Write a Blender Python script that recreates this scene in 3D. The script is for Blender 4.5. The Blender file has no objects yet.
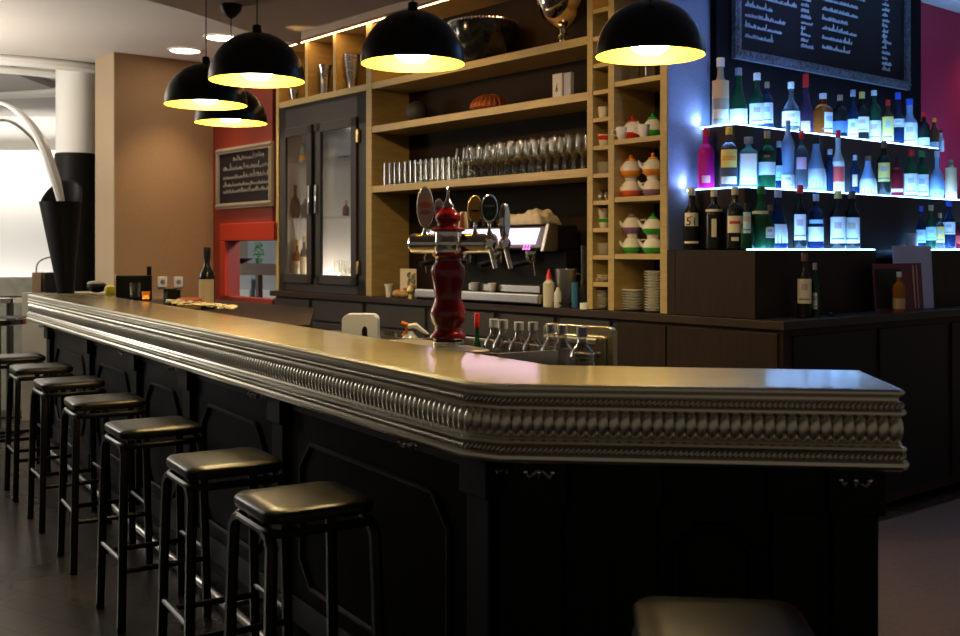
import bpy, bmesh, math, random
from mathutils import Vector, Matrix
random.seed(7)
sc = bpy.context.scene
COL = sc.collection
PI = math.pi
# ------------------------------------------------------------------ camera model (level camera, shifted lens)
F = 1068.0; CX = 480.0; HY = 250.0; CH = 1.45
def r_(px): return (px - CX) / F
def atY(px, py, Y): return Vector((r_(px) * Y, Y, CH - (py - HY) / F * Y))
def atZ(px, py, z):
    Y = (CH - z) * F / (py - HY)
    return Vector((r_(px) * Y, Y, z))
# back-bar frame: s runs along the shelf wall (negative = further left), d runs into the wall / along the bottle wall
C0 = (1.49, 5.26)
UX, UY = 0.6360, -0.7717
VX, VY = 0.7717, 0.6360
BROT = math.atan2(UY, UX)
def W(s, d, z=0.0): return Vector((C0[0] + s * UX + d * VX, C0[1] + s * UY + d * VY, z))
def s_at(px, d=0.0):
    r = r_(px)
    return (r * (C0[1] + VY * d) - C0[0] - VX * d) / (UX - UY * r)
def d_at(px, s):
    r = r_(px)
    return (r * (C0[1] + UY * s) - C0[0] - UX * s) / (VX - VY * r)
def z_at(py, s, d):
    return CH - (py - HY) / F * W(s, d).y
# bar frame
def norm2(v): return Vector((v[0], v[1])).normalized()

# ------------------------------------------------------------------ materials
MATS = {}
def mat(name, col, rough=0.5, metal=0.0, spec=None, emit=None, estr=0.0, trans=0.0, ior=1.45, bump=None, noise=None, coat=0.0):
    if name in MATS: return MATS[name]
    m = bpy.data.materials.new(name); m.use_nodes = True
    nt = m.node_tree; b = nt.nodes['Principled BSDF']
    b.inputs['Base Color'].default_value = (*col, 1)
    b.inputs['Roughness'].default_value = rough
    b.inputs['Metallic'].default_value = metal
    if spec is not None: b.inputs['Specular IOR Level'].default_value = spec
    b.inputs['IOR'].default_value = ior
    b.inputs['Transmission Weight'].default_value = trans
    b.inputs['Coat Weight'].default_value = coat; b.inputs['Coat Roughness'].default_value = .03 if coat < 1 else .11
    if emit:
        b.inputs['Emission Color'].default_value = (*emit, 1)
        b.inputs['Emission Strength'].default_value = estr
    if noise:   # (scale, colour2, stretch)
        tc = nt.nodes.new('ShaderNodeTexCoord'); mp = nt.nodes.new('ShaderNodeMapping')
        mp.inputs['Scale'].default_value = noise[2]
        nz = nt.nodes.new('ShaderNodeTexNoise'); nz.inputs['Scale'].default_value = noise[0]; nz.inputs['Detail'].default_value = 5
        rp = nt.nodes.new('ShaderNodeValToRGB')
        rp.color_ramp.elements[0].position = .3; rp.color_ramp.elements[1].position = .7
        rp.color_ramp.elements[0].color = (*col, 1); rp.color_ramp.elements[1].color = (*noise[1], 1)
        nt.links.new(tc.outputs['Object'], mp.inputs[0]); nt.links.new(mp.outputs[0], nz.inputs['Vector'])
        nt.links.new(nz.outputs['Fac'], rp.inputs[0]); nt.links.new(rp.outputs[0], b.inputs['Base Color'])
    if bump:    # (scale, strength, stretch)
        tc = nt.nodes.new('ShaderNodeTexCoord'); mp = nt.nodes.new('ShaderNodeMapping')
        mp.inputs['Scale'].default_value = bump[2]
        nz = nt.nodes.new('ShaderNodeTexNoise'); nz.inputs['Scale'].default_value = bump[0]; nz.inputs['Detail'].default_value = 3
        bp = nt.nodes.new('ShaderNodeBump'); bp.inputs['Strength'].default_value = bump[1]; bp.inputs['Distance'].default_value = .01
        nt.links.new(tc.outputs['Object'], mp.inputs[0]); nt.links.new(mp.outputs[0], nz.inputs['Vector'])
        nt.links.new(nz.outputs['Fac'], bp.inputs['Height']); nt.links.new(bp.outputs[0], b.inputs['Normal'])
    MATS[name] = m
    return m
def clear_glass(name, tint=(1, 1, 1), gain=1.0, base=0.05):
    if name in MATS: return MATS[name]
    m = bpy.data.materials.new(name); m.use_nodes = True
    nt = m.node_tree; nt.nodes.clear()
    out = nt.nodes.new('ShaderNodeOutputMaterial'); mx = nt.nodes.new('ShaderNodeMixShader')
    tr = nt.nodes.new('ShaderNodeBsdfTransparent'); gl = nt.nodes.new('ShaderNodeBsdfGlossy')
    tr.inputs[0].default_value = (*tint, 1); gl.inputs['Roughness'].default_value = .06
    lw = nt.nodes.new('ShaderNodeLayerWeight'); lw.inputs[0].default_value = .35
    ma = nt.nodes.new('ShaderNodeMath'); ma.operation = 'MULTIPLY_ADD'; ma.inputs[1].default_value = gain; ma.inputs[2].default_value = base
    ma.use_clamp = True
    nt.links.new(lw.outputs['Facing'], ma.inputs[0]); nt.links.new(ma.outputs[0], mx.inputs[0])
    nt.links.new(tr.outputs[0], mx.inputs[1]); nt.links.new(gl.outputs[0], mx.inputs[2]); nt.links.new(mx.outputs[0], out.inputs[0])
    MATS[name] = m
    return m
def emis(name, col, s):
    if name in MATS: return MATS[name]
    m = bpy.data.materials.new(name); m.use_nodes = True
    nt = m.node_tree; nt.nodes.clear()
    out = nt.nodes.new('ShaderNodeOutputMaterial'); e = nt.nodes.new('ShaderNodeEmission')
    e.inputs[0].default_value = (*col, 1); e.inputs[1].default_value = s
    nt.links.new(e.outputs[0], out.inputs[0]); MATS[name] = m
    return m

OAK = mat('oak', (.50, .36, .125), .45, noise=(3, (.40, .285, .10), (2, 2, 14)), bump=(6, .1, (1, 1, 20)))
OAKH = mat('oak_horizontal', (.53, .39, .14), .42, noise=(3, (.43, .31, .11), (2, 14, 14)))
BACKP = mat('dark_back_panel', (.020, .012, .007), .7, spec=.12)
WALNUT = mat('walnut', (.026, .014, .009), .5, spec=.2, noise=(4, (.016, .010, .007), (12, 12, 1)))
CTOP = mat('dark_counter', (.030, .018, .012), .42, spec=.3)
CAB = mat('charcoal_cabinet', (.046, .042, .041), .5, spec=.25)
CABD = mat('charcoal_cabinet_inside', (.045, .042, .04), .6)
CABIN = mat('cabinet_lining', (.62, .60, .56), .6)
PEWTER = mat('pewter', (.68, .66, .57), .28, 1.0, bump=(5, .05, (1, 1, 1)))
PTOP = mat('zinc_top', (.90, .75, .38), .40, 1.0, coat=1.0, noise=(7, (.76, .64, .36), (1, 1, 1)), bump=(3, .06, (1, 1, 1)))
BLACKWOOD = mat('black_wood', (.0065, .006, .0065), .45, spec=.22, bump=(20, .08, (1, 1, .2)))
CHROME = mat('chrome', (.82, .82, .82), .10, 1.0)
STEEL = mat('stainless', (.62, .60, .57), .28, 1.0)
STEELD = mat('dark_steel', (.12, .12, .12), .35, 1.0)
STOOL = mat('stool_black', (.007, .0065, .006), .36, spec=.3)
SEAT = mat('stool_seat', (.010, .008, .005), .30, spec=.34)
LACQ = mat('black_lacquer', (.006, .008, .007), .24)
GOLDIN = mat('gold_lining', (.62, .42, .025), .5)
BULB = emis('bulb_glow', (1.0, .79, .42), 135)
BLACKM = mat('black_plastic', (.007, .007, .007), .5, spec=.2)
WHITEP = mat('white_plastic', (.75, .74, .70), .4)
PORC = mat('porcelain', (.78, .75, .68), .18)
BRAN = mat('red_ceramic', (.34, .008, .014), .13, coat=.6)
BEIGEW = mat('textured_wallpaper', (.43, .275, .145), .8, bump=(60, .35, (1, 1, 6)), noise=(30, (.37, .23, .12), (1, 1, 8)))
BEIGEL = mat('pier_edge', (.48, .36, .23), .7)
WALLP = mat('grey_woven_wallpaper', (.27, .29, .40), .8, bump=(60, .4, (1, 1, 7)), noise=(30, (.22, .24, .34), (1, 1, 8)))
REDW = mat('red_paint', (.20, .020, .008), .5)
MAGW = mat('crimson_paint', (.52, .02, .075), .5)
CEIL = mat('ceiling_paint', (.66, .62, .57), .8)
CEILB = mat('beige_ceiling_paint', (.52, .40, .30), .75)
WHITEW = mat('white_wall', (.85, .84, .80), .7)
GREYC = mat('grey_ceiling', (.42, .40, .37), .7)
BBOARD = mat('blackboard', (.010, .007, .010), .6, spec=.2)
CHALK = mat('chalk', (.55, .56, .62), .8)
BFRAME = mat('carved_frame', (.03, .03, .035), .4, bump=(45, 1.0, (1, 1, 1)), noise=(40, (.15, .15, .18), (1, 1, 1)))
BFRAMEG = mat('gilt_frame', (.55, .46, .28), .45)
CORK = mat('cork', (.42, .26, .12), .8)
TGLASS = clear_glass('clear_glass', (.97, .97, .94), .58, .03)
PANE = clear_glass('door_pane', (.95, .96, .97), .25, .04)
LED = emis('blue_led', (.20, .46, 1.0), 24)
LEDW = emis('white_led', (.42, .62, 1.0), 70)
WARMLED = emis('warm_led', (1.0, .56, .24), 24)

def floor_mat():
    m = bpy.data.materials.new('floor_tiles'); m.use_nodes = True; nt = m.node_tree; b = nt.nodes['Principled BSDF']
    tc = nt.nodes.new('ShaderNodeTexCoord'); mp = nt.nodes.new('ShaderNodeMapping'); mp.inputs['Rotation'].default_value = (0, 0, .56)
    br = nt.nodes.new('ShaderNodeTexBrick'); br.inputs['Scale'].default_value = 1.6
    br.inputs['Color1'].default_value = (.050, .040, .036, 1); br.inputs['Color2'].default_value = (.040, .033, .030, 1)
    br.inputs['Mortar'].default_value = (.015, .012, .011, 1); br.inputs['Mortar Size'].default_value = .01
    nz = nt.nodes.new('ShaderNodeTexNoise'); nz.inputs['Scale'].default_value = 2.5
    rr = nt.nodes.new('ShaderNodeMapRange'); rr.inputs[3].default_value = .24; rr.inputs[4].default_value = .32
    nt.links.new(tc.outputs['Object'], mp.inputs[0]); nt.links.new(mp.outputs[0], br.inputs[0]); nt.links.new(mp.outputs[0], nz.inputs['Vector'])
    nt.links.new(br.outputs['Color'], b.inputs['Base Color']); nt.links.new(nz.outputs['Fac'], rr.inputs[0]); nt.links.new(rr.outputs[0], b.inputs['Roughness'])
    return m
FLOOR = floor_mat()
CARPET = mat('carpet', (.12, .085, .085), .9, noise=(60, (.09, .068, .07), (1, 1, 1)))

# ------------------------------------------------------------------ mesh builder
class MB:
    def __init__(s): s.v = []; s.f = []; s.mi = []
    def add(s, vs, fs, mi=0, M=None):
        o = len(s.v)
        for p in vs: s.v.append((M @ Vector(p)) if M is not None else Vector(p))
        for f in fs: s.f.append([i + o for i in f]); s.mi.append(mi)
        return s
    def box(s, x0, x1, y0, y1, z0, z1, mi=0, M=None):
        vs = [(x, y, z) for x in (x0, x1) for y in (y0, y1) for z in (z0, z1)]
        return s.add(vs, [(0, 1, 3, 2), (4, 6, 7, 5), (0, 4, 5, 1), (2, 3, 7, 6), (0, 2, 6, 4), (1, 5, 7, 3)], mi, M)
    def lathe(s, prof, n=20, mi=0, M=None, sx=1, sy=1, flute=0, fa=0, caps=True):
        vs = []; fs = []
        for (r, z) in prof:
            for k in range(n):
                a = 2 * PI * k / n
                rr = max(r, 1e-4) * (1 + (fa * math.cos(flute * a) if flute and r > 1e-3 else 0))
                vs.append((rr * math.cos(a) * sx, rr * math.sin(a) * sy, z))
        for i in range(len(prof) - 1):
            for k in range(n):
                a = i * n + k; b = i * n + (k + 1) % n
                fs.append((a, b, b + n, a + n))
        if caps:
            if prof[0][0] > 1e-3: fs.append(tuple(range(n - 1, -1, -1)))
            if prof[-1][0] > 1e-3: fs.append(tuple((len(prof) - 1) * n + k for k in range(n)))
        return s.add(vs, fs, mi, M)
    def tube(s, pts, r, n=8, mi=0, closed=False, M=None, rs=None):
        pts = [Vector(p) for p in pts]; N = len(pts); vs = []; fs = []
        up = None
        for i, p in enumerate(pts):
            if closed: t = (pts[(i + 1) % N] - pts[i - 1]).normalized()
            else: t = (pts[min(i + 1, N - 1)] - pts[max(i - 1, 0)]).normalized()
            if up is None:
                up = Vector((0, 0, 1)) if abs(t.z) < .9 else Vector((1, 0, 0))
            a = t.cross(up).normalized(); b = a.cross(t).normalized(); up = b
            rr = rs[i] if rs else r
            for k in range(n):
                an = 2 * PI * k / n + PI / n
                vs.append(p + a * rr * math.cos(an) + b * rr * math.sin(an))
        M_ = N if closed else N - 1
        for i in range(M_):
            for k in range(n):
                a = i * n + k; b = i * n + (k + 1) % n; j = (i + 1) % N
                fs.append((a, b, j * n + (k + 1) % n, j * n + k))
        if not closed:
            fs.append(tuple(range(n - 1, -1, -1))); fs.append(tuple((N - 1) * n + k for k in range(n)))
        return s.add(vs, fs, mi, M)
    def ell(s, c, ax, n=10, m=6, mi=0, R=None):
        vs = []; fs = []
        for i in range(m + 1):
            th = PI * i / m
            for k in range(n):
                a = 2 * PI * k / n
                p = Vector((ax[0] * math.sin(th) * math.cos(a), ax[1] * math.sin(th) * math.sin(a), ax[2] * math.cos(th)))
                if R is not None: p = R @ p
                vs.append(Vector(c) + p)
        for i in range(m):
            for k in range(n):
                a = i * n + k; b = i * n + (k + 1) % n
                fs.append((a, a + n, b + n, b))
        return s.add(vs, fs, mi)
    def prism(s, poly, z0, z1, mi=0, M=None):
        n = len(poly)
        vs = [(x, y, z0) for x, y in poly] + [(x, y, z1) for x, y in poly]
        fs = [tuple(range(n - 1, -1, -1)), tuple(range(n, 2 * n))] + [(i, (i + 1) % n, (i + 1) % n + n, i + n) for i in range(n)]
        return s.add(vs, fs, mi, M)
    def build(s, name, mats, parent=None, smooth=True, bevel=0, bseg=2, sub=0, ang=35):
        me = bpy.data.meshes.new(name)
        me.from_pydata([tuple(v) for v in s.v], [], s.f)
        if not isinstance(mats, (list, tuple)): mats = [mats]
        for m in mats: me.materials.append(m)
        me.polygons.foreach_set('material_index', s.mi)
        me.validate(); me.update()
        bm = bmesh.new(); bm.from_mesh(me); bmesh.ops.recalc_face_normals(bm, faces=bm.faces); bm.to_mesh(me); bm.free()
        if smooth:
            me.polygons.foreach_set('use_smooth', [True] * len(me.polygons))
            me.set_sharp_from_angle(angle=math.radians(ang))
        o = bpy.data.objects.new(name, me); COL.objects.link(o)
        if parent is not None: o.parent = parent
        if bevel:
            b = o.modifiers.new('bevel', 'BEVEL'); b.width = bevel; b.segments = bseg; b.limit_method = 'ANGLE'; b.angle_limit = math.radians(40)
        if sub:
            q = o.modifiers.new('sub', 'SUBSURF'); q.levels = sub; q.render_levels = sub
        return o
def tag(o, label=None, cat=None, group=None, kind=None):
    if label: o['label'] = label
    if cat: o['category'] = cat
    if group: o['group'] = group
    if kind: o['kind'] = kind
    return o
def thing(name, label, cat, loc=(0, 0, 0), rz=0, group=None):
    o = bpy.data.objects.new(name, None); COL.objects.link(o); o.empty_display_size = .05
    o.location = loc; o.rotation_euler = (0, 0, rz)
    return tag(o, label, cat, group)
def at(o, loc, rz=0):
    o.location = loc; o.rotation_euler = (0, 0, rz); return o
def dup(root, loc, rz=None, label=None, group=None):
    r = root.copy(); COL.objects.link(r); r.location = loc
    if rz is not None: r.rotation_euler = (0, 0, rz)
    if label: r['label'] = label
    if group: r['group'] = group
    for ch in list(root.children):
        c = ch.copy(); COL.objects.link(c); c.parent = r
        for g in list(ch.children):
            e = g.copy(); COL.objects.link(e); e.parent = c
    return r
def struct(o): o['kind'] = 'structure'; return o
def Rz(a): return Matrix.Rotation(a, 4, 'Z')
FM = Matrix.Translation(W(0, 0)) @ Rz(BROT)     # back-bar frame matrix: (s, d, z) -> world
def Fbox(mb, s0, s1, d0, d1, z0, z1, mi=0): return mb.box(s0, s1, d0, d1, z0, z1, mi, FM)

# ================================================================== SETTING
struct(MB().box(-14, 6, -1.5, 16, -.06, 0).build('floor', FLOOR, smooth=False))
# carpet runner area to the right of the bar
p = [(1.12, -1.4), (5.8, -1.4), (5.8, 8.6), (1.55, 5.22), (1.3, 3.4), (1.12, 2.6)]
o = MB().prism(p, 0.0, .006).build('carpet_floor', CARPET, smooth=False)
tag(o, kind='structure')
CZ = 3.22
struct(MB().box(-14, 6.5, -1.5, 16, CZ, CZ + .06).build('ceiling', CEIL, smooth=False))
# lower beige ceiling over the bar with a curved left edge
edge = [(-2.25, 5.0), (-1.85, 5.7), (-1.66, 6.05), (-1.50, 6.45), (-1.36, 6.80), (-1.18, 7.05)]
zl = 2.80
for px, py in ((300, 32), (350, 17), (400, 3)):
    q = atZ(px, py, zl); edge.append((q.x, q.y))
poly = [(-3.4, -1.4), (-3.2, 2.5), (-2.7, 4.1)] + edge + [(.9, 4.9), (4.6, 4.2), (4.6, -1.4)]
o = MB().prism(poly, zl, CZ - .002).build('ceiling_soffit', CEILB, smooth=False, bevel=.01); struct(o)

# brown wallpaper pier at the left end of the bar
Bc = atZ(115, 52, CZ); Bc.z = 0
def L(t, q):   # point from the pier's corner, t along v, q along -u (away to the left/back)
    return Vector((Bc.x + t * VX - q * UX, Bc.y + t * VY - q * UY, 0))
PM = Matrix.Translation(Bc) @ Rz(BROT)
mb = MB()
wpier = 6.33 + s_at(97, -.937)
wpier = abs(wpier)
mb.box(-wpier, 0, 0, .937 + .14, 0, CZ - .001, 0, PM)
o = mb.build('wall_pier', BEIGEW, smooth=False); struct(o)
o = MB().box(-wpier, .004, -.012, 0, 0, CZ - .002, 0, PM).build('trim_1', BEIGEL, smooth=False); struct(o)

# red wall with serving hatch, roughly in the shelf plane (F frame)
dr = .0
sR0 = -6.325; sR1 = s_at(277, 0) + .02
h0, h1 = s_at(228, dr), s_at(276, dr) + .02
zt = z_at(241, h0, dr); zb = 1.02
S_L = s_at(276)
mb = MB()
Fbox(mb, sR0, h0, dr, dr + .12, 0, CZ - .002); Fbox(mb, h0, S_L - .065, dr, dr + .12, zt, CZ - .002); Fbox(mb, h0, S_L - .065, dr, dr + .12, 0, zb)
o = mb.build('wall_red', REDW, smooth=False); struct(o)
mb = MB()
Fbox(mb, h0 - .10, h1, dr - .035, dr, zt, zt + .16); Fbox(mb, h0 - .10, h0, dr - .035, dr, zb, zt)
o = mb.build('trim_2', mat('red_gloss', (.36, .025, .012), .3), smooth=False, bevel=.008); struct(o)
# kitchen beyond the hatch
mb = MB(); Fbox(mb, sR0 - 3.0, -4.2, 1.9, 2.0, 0, CZ)
o = mb.build('wall_kitchen', mat('blue_grey_tiles', (.30, .36, .42), .3), smooth=False); struct(o)

# shelf wall backing + pier with woven wallpaper + bottle wall
S_L = s_at(276); S_R = s_at(667)
dW = .36
sW = s_at(716, dW)
dEnd = d_at(921, sW)
mb = MB(); Fbox(mb, S_L, S_R + .0, dW + .005, dW + .12, 0, CZ - .001)
struct(mb.build('wall_back', BACKP, smooth=False))
mb = MB(); Fbox(mb, S_R - .34, sW, dW + .004, dEnd, 0, CZ - .001)
o = mb.build('wall_bottle', mat('plum_black_wall', (.006, .004, .005), .8, spec=.1), smooth=False); struct(o)
TZ_1 = 1.45
mb = MB(); Fbox(mb, S_R + .001, S_R + .006, .004, dW + .0035, TZ_1 + .001, CZ - .003)
struct(mb.build('trim_3', WALLP, smooth=False))
# crimson wall beyond the bottle wall
mb = MB(); Fbox(mb, sW - .20, sW - .08, dEnd + .001, dEnd + 4, 0, CZ - .001)
struct(mb.build('wall_crimson', MAGW, smooth=False))
# far white room on the left
struct(MB().box(-14, -3.4, 13.9, 14.0, 0, CZ - .001).build('wall_far', WHITEW, smooth=False))
struct(MB().box(-14, -13.9, 6, 14, 0, CZ - .001).build('wall_left', WHITEW, smooth=False))
mb = MB().box(-13.9, -4.5, 10.2, 13.6, CZ - .07, CZ - .0015)
struct(mb.build('ceiling_recess', GREYC, smooth=False))
for k, (rx, ry, zz, tr) in enumerate(((2.9, 1.35, CZ - .05, .05), (2.45, 1.05, CZ - .09, .035))):
    pts = [(-6.4 + rx * math.cos(2 * PI * i / 64), 10.6 + ry * math.sin(2 * PI * i / 64), zz) for i in range(64)]
    o = MB().tube(pts, tr, 8, closed=True).build('ceiling_trim', WHITEW); struct(o)
mb = MB()
mb.box(-13.9, -4.2, 13.6, 13.9, 2.55, 2.72)
struct(mb.build('trim_4', WHITEW, smooth=False))
# round column
cc = Vector((r_(77) * 10.2, 10.2, 0)); rc = 20 / F * 10.2
zsplit = CH + (250 - 155) / F * 10.2
o = MB().lathe([(rc, zsplit), (rc, CZ - .002)], 40).build('column', WHITEW); at(o, cc); struct(o)
o = MB().lathe([(rc + .012, 0), (rc + .012, zsplit), (rc, zsplit + .01)], 40).build('column_cladding', BLACKM); at(o, cc); struct(o)
# low stone partition
q = atY(37, 278, 9.6)
o = MB().box(-10.5, q.x, 9.6, 9.95, 0, q.z).build('wall_low_partition', mat('stone_grey', (.27, .27, .22), .7, noise=(12, (.20, .20, .165), (1, 1, 1))), smooth=False); struct(o)
# ------------------------------------------------------------------ ceiling downlights
def downlight(px, py, label):
    q = atZ(px, py, CZ)
    t = thing('recessed_downlight', label, 'ceiling light', (q.x, q.y, CZ), 0)
    MB().lathe([(.13, -.012), (.145, -.012), (.15, -.001)], 28, caps=False).build('trim_ring', WHITEP, t)
    MB().lathe([(0, -.008), (.13, -.008)], 28, caps=False).build('lamp_disc', emis('downlight_glow', (1, .84, .62), 14), t)
    l = bpy.data.lights.new('downlight_spot', 'SPOT'); l.energy = 90; l.color = (1, .74, .45); l.spot_size = 1.5; l.spot_blend = .8; l.shadow_soft_size = .1
    lo = bpy.data.objects.new('downlight_spot', l); COL.objects.link(lo); lo.parent = t; lo.location = (0, 0, -.03)
    return q
downlight(185, 50, 'round recessed downlight nearer the brown wallpaper pier')
downlight(222, 37, 'round recessed downlight above the dome lamps, right one of two')

# ================================================================== THE BAR
P0 = Vector((-3.37, 7.96)); P1 = Vector((-.040, 2.69)); P2 = Vector((.052, 2.632)); P3 = Vector((1.004, 2.527)); P4 = Vector((1.045, 2.93))
I2 = Vector((1.045, 2.93)); I1 = Vector((.200, 3.06)); I0 = Vector((-3.0, 8.19))
P3a = Vector((.995, 2.528)); P3b = Vector((1.007, 2.54))
PATH = [P0, P1, P2, P3a, P3b, P4]
BT = 1.12
def offset_path(path, off):
    out = []
    N = len(path)
    for i, p in enumerate(path):
        ns = []
        if i > 0: d = (path[i] - path[i - 1]).normalized(); ns.append(Vector((d.y, -d.x)))
        if i < N - 1: d = (path[i + 1] - path[i]).normalized(); ns.append(Vector((d.y, -d.x)))
        # outward = to the camera side: left-hand normal of direction of travel reversed
        n = sum(ns, Vector((0, 0))).normalized()
        c = max(.35, n.dot(ns[0]))
        out.append(p + n * off / c)
    return out
# make sure outward is toward the camera
tst = offset_path(PATH, .1)[1]
SGN = 1 if tst.length < PATH[1].length else -1
def opath(off): return offset_path(PATH, off * SGN)

bar = thing('bar_counter', 'long black panelled bar counter with beaded pewter edge and zinc top', 'bar counter', (0, 0, 0))
top = [(p.x, p.y) for p in opath(-.012)] + [(p.x, p.y) for p in (I2, I1, I0)]
MB().prism(top, BT - .03, BT).build('worktop', PTOP, bar, bevel=.003)
prof = [(-.014, 1.1198), (-.004, 1.1188), (.003, 1.1135), (.003, 1.108), (-.004, 1.104), (-.010, 1.098), (-.010, 1.091), (-.004, 1.088), (-.006, 1.0875), (-.008, 1.0795), (-.006, 1.072),
        (.002, 1.071), (.006, 1.066), (.006, 1.060), (.000, 1.055), (-.006, 1.053), (-.010, 1.045), (-.012, 1.020), (-.010, .998), (-.004, .991), (-.002, .985), (.006, .981), (.008, .975), (.004, .968),
        (-.003, .966), (-.005, .959), (-.003, .952), (.006, .951), (.011, .945), (.012, .937), (.008, .929), (.000, .925), (-.10, .925)]
mb = MB()
rows = [opath(o_) for o_, _ in prof]
nP = len(PATH)
vs = []; fs = []
for (o_, z), row in zip(prof, rows):
    for p in row: vs.append((p.x, p.y, z))
for i in range(len(prof) - 1):
    for k in range(nP - 1):
        a = i * nP + k; fs.append((a, a + 1, a + 1 + nP, a + nP))
mb.add(vs, fs)
edge_o = mb.build('edge_moulding', PEWTER, bar, ang=28)
# beads / gadroons
def along(path, step, start=.0):
    """points with tangents along polyline"""
    res = []; dist = start
    for i in range(len(path) - 1):
        a, b = path[i], path[i + 1]; Lg = (b - a).length; d = (b - a) / Lg
        while dist <= Lg: res.append((a + d * dist, d)); dist += step
        dist -= Lg
    return res
mb = MB()
for p, d in along(opath(-.009), .0265, .012):
    n = Vector((d.y, -d.x)) * SGN
    R = Matrix(((d.x, n.x, 0), (d.y, n.y, 0), (0, 0, 1))) @ Matrix.Rotation(.12, 3, 'Y')
    mb.ell((p.x, p.y, 1.022), (.0145, .013, .033), 10, 8, 0, R)
mb.build('gadroon_band', PEWTER, edge_o, ang=180)
for nm, zz, off, st in (('rope_bead', 1.0795, -.002, .0130), ('rope_bead', .959, .001, .0130)):
    mb = MB()
    for p, d in along(opath(off), st, .004):
        n = Vector((d.y, -d.x)) * SGN
        R = Matrix(((d.x, n.x, 0), (d.y, n.y, 0), (0, 0, 1))) @ Matrix.Rotation(.7, 3, 'Y')
        mb.ell((p.x, p.y, zz), (.0042, .0062, .0098), 6, 5, 0, R)
    mb.build(nm, PEWTER, edge_o, ang=180)
# body
body_o = [p.copy() for p in opath(-.13)]
bo = [body_o[0], body_o[1], body_o[2], Vector((.982, 2.648)), Vector((.982, 2.905))]
inn = [Vector((.16, 3.03)), Vector((-3.02, 8.1))]
MB().prism([(p.x, p.y) for p in bo + inn], .08, .93).build('body', BLACKWOOD, bar)
MB().prism([(p.x, p.y) for p in [b + (Vector((.0, .05))) for b in bo] + inn], 0, .08).build('plinth', BLACKM, bar)
# panelling on the two fronts
def ray_line(px, a, b):
    r = r_(px); d = b - a
    t = (r * a.y - a.x) / (d.x - r * d.y)
    return t * d.length
def panel_run(a, b, cuts, hooks):
    d = (b - a).normalized(); n = Vector((d.y, -d.x)) * SGN
    M = Matrix(((d.x, -n.x, 0, a.x), (d.y, -n.y, 0, a.y), (0, 0, 1, 0), (0, 0, 0, 1)))   # x along, -y outward
    for i, c in enumerate(cuts):
        MB().box(c - .055, c + .055, -.028, 0, .08, .922, 0, M).box(c - .068, c + .068, -.045, 0, .80, .922, 0, M).box(c - .065, c + .065, -.036, 0, .08, .17, 0, M).build('pilaster', BLACKWOOD, bar, smooth=False, bevel=.004)
    for i in range(len(cuts) - 1):
        x0, x1 = cuts[i] + .055, cuts[i + 1] - .055
        if x1 - x0 < .2: continue
        m = min(.13, (x1 - x0) * .17); c = min(.09, (x1 - x0) * .2)
        u0, u1, z0, z1 = x0 + m, x1 - m, .24, .755
        ring = [(u0 + c, z1), (u1 - c, z1), (u1, z1 - c), (u1, z0 + c), (u1 - c, z0), (u0 + c, z0), (u0, z0 + c), (u0, z1 - c)]
        pts = []
        for k in range(8):
            A = ring[k]; B = ring[(k + 1) % 8]
            for t in (0.02, .5, .98): pts.append((A[0] + (B[0] - A[0]) * t, -.008, A[1] + (B[1] - A[1]) * t))
        mb = MB(); mb.tube(pts, .009, 6, closed=True, M=M)
        mb.box(x0, x1, -.012, 0, .86, .90, 0, M); mb.box(x0, x1, -.012, 0, .08, .18, 0, M)
        mb.build('panel_moulding', BLACKWOOD, bar)
    for h in hooks:
        mb = MB()
        mb.lathe([(0, 0), (.013, 0), (.013, .006), (.006, .009)], 12, 0, M @ Matrix.Translation((h, -.03, .895)) @ Matrix.Rotation(PI / 2, 4, 'X'))
        for sx in (-1, 0, 1):
            pts = [(h, -.036, .895), (h + sx * .012, -.052, .885), (h + sx * .028, -.066, .878), (h + sx * .034, -.072, .892)]
            mb.tube(pts, .0042, 6, M=M); q = pts[-1]
            mb.ell(M @ Vector(q), (.0065, .0065, .0065), 8, 6)
        mb.build('coat_hook', CHROME, bar)
a, b = bo[0], bo[1]
cuts = sorted([ray_line(px, a, b) for px in (52, 92, 139, 192, 284)] + [(b - a).length - .07])
hk = [ray_line(px, a, b) for px in (50, 133, 183, 270, 427)]
panel_run(a, b, cuts, hk)
a, b = bo[2], bo[3]
LL = (b - a).length
panel_run(a, b, [.06, .30, LL - .06 - .14, LL - .055], [ray_line(541, a, b), LL - .065])
# hook on the chamfer
M = Matrix.Translation((bo[1].x * .5 + bo[2].x * .5, bo[1].y * .5 + bo[2].y * .5, 0))
mb = MB()
for sx in (-1, 0, 1):
    mb.tube([(0, 0, .895), (sx * .012 - .002, -.03, .885), (sx * .024 - .006, -.05, .882), (sx * .026 - .006, -.055, .893)], .0042, 6, M=M)
mb.build('coat_hook', CHROME, bar)
# foot rail
fr = [P0 + Vector((.05, .03)), P1.copy(), P2.copy(), Vector((.98, 2.53))]
mb = MB(); mb.tube([(p.x, p.y, .035) for p in fr], .017, 12)
rail = mb.build('foot_rail', STEEL, bar)
for p, d in along(fr[:2], 1.0, .4):
    n = Vector((d.y, -d.x)) * SGN
    mb = MB()
    mb.tube([(p.x, p.y, .035), (p.x - n.x * .17, p.y - n.y * .17, .035)], .010, 8)
    mb.build('rail_bracket', STEEL, rail)

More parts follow.
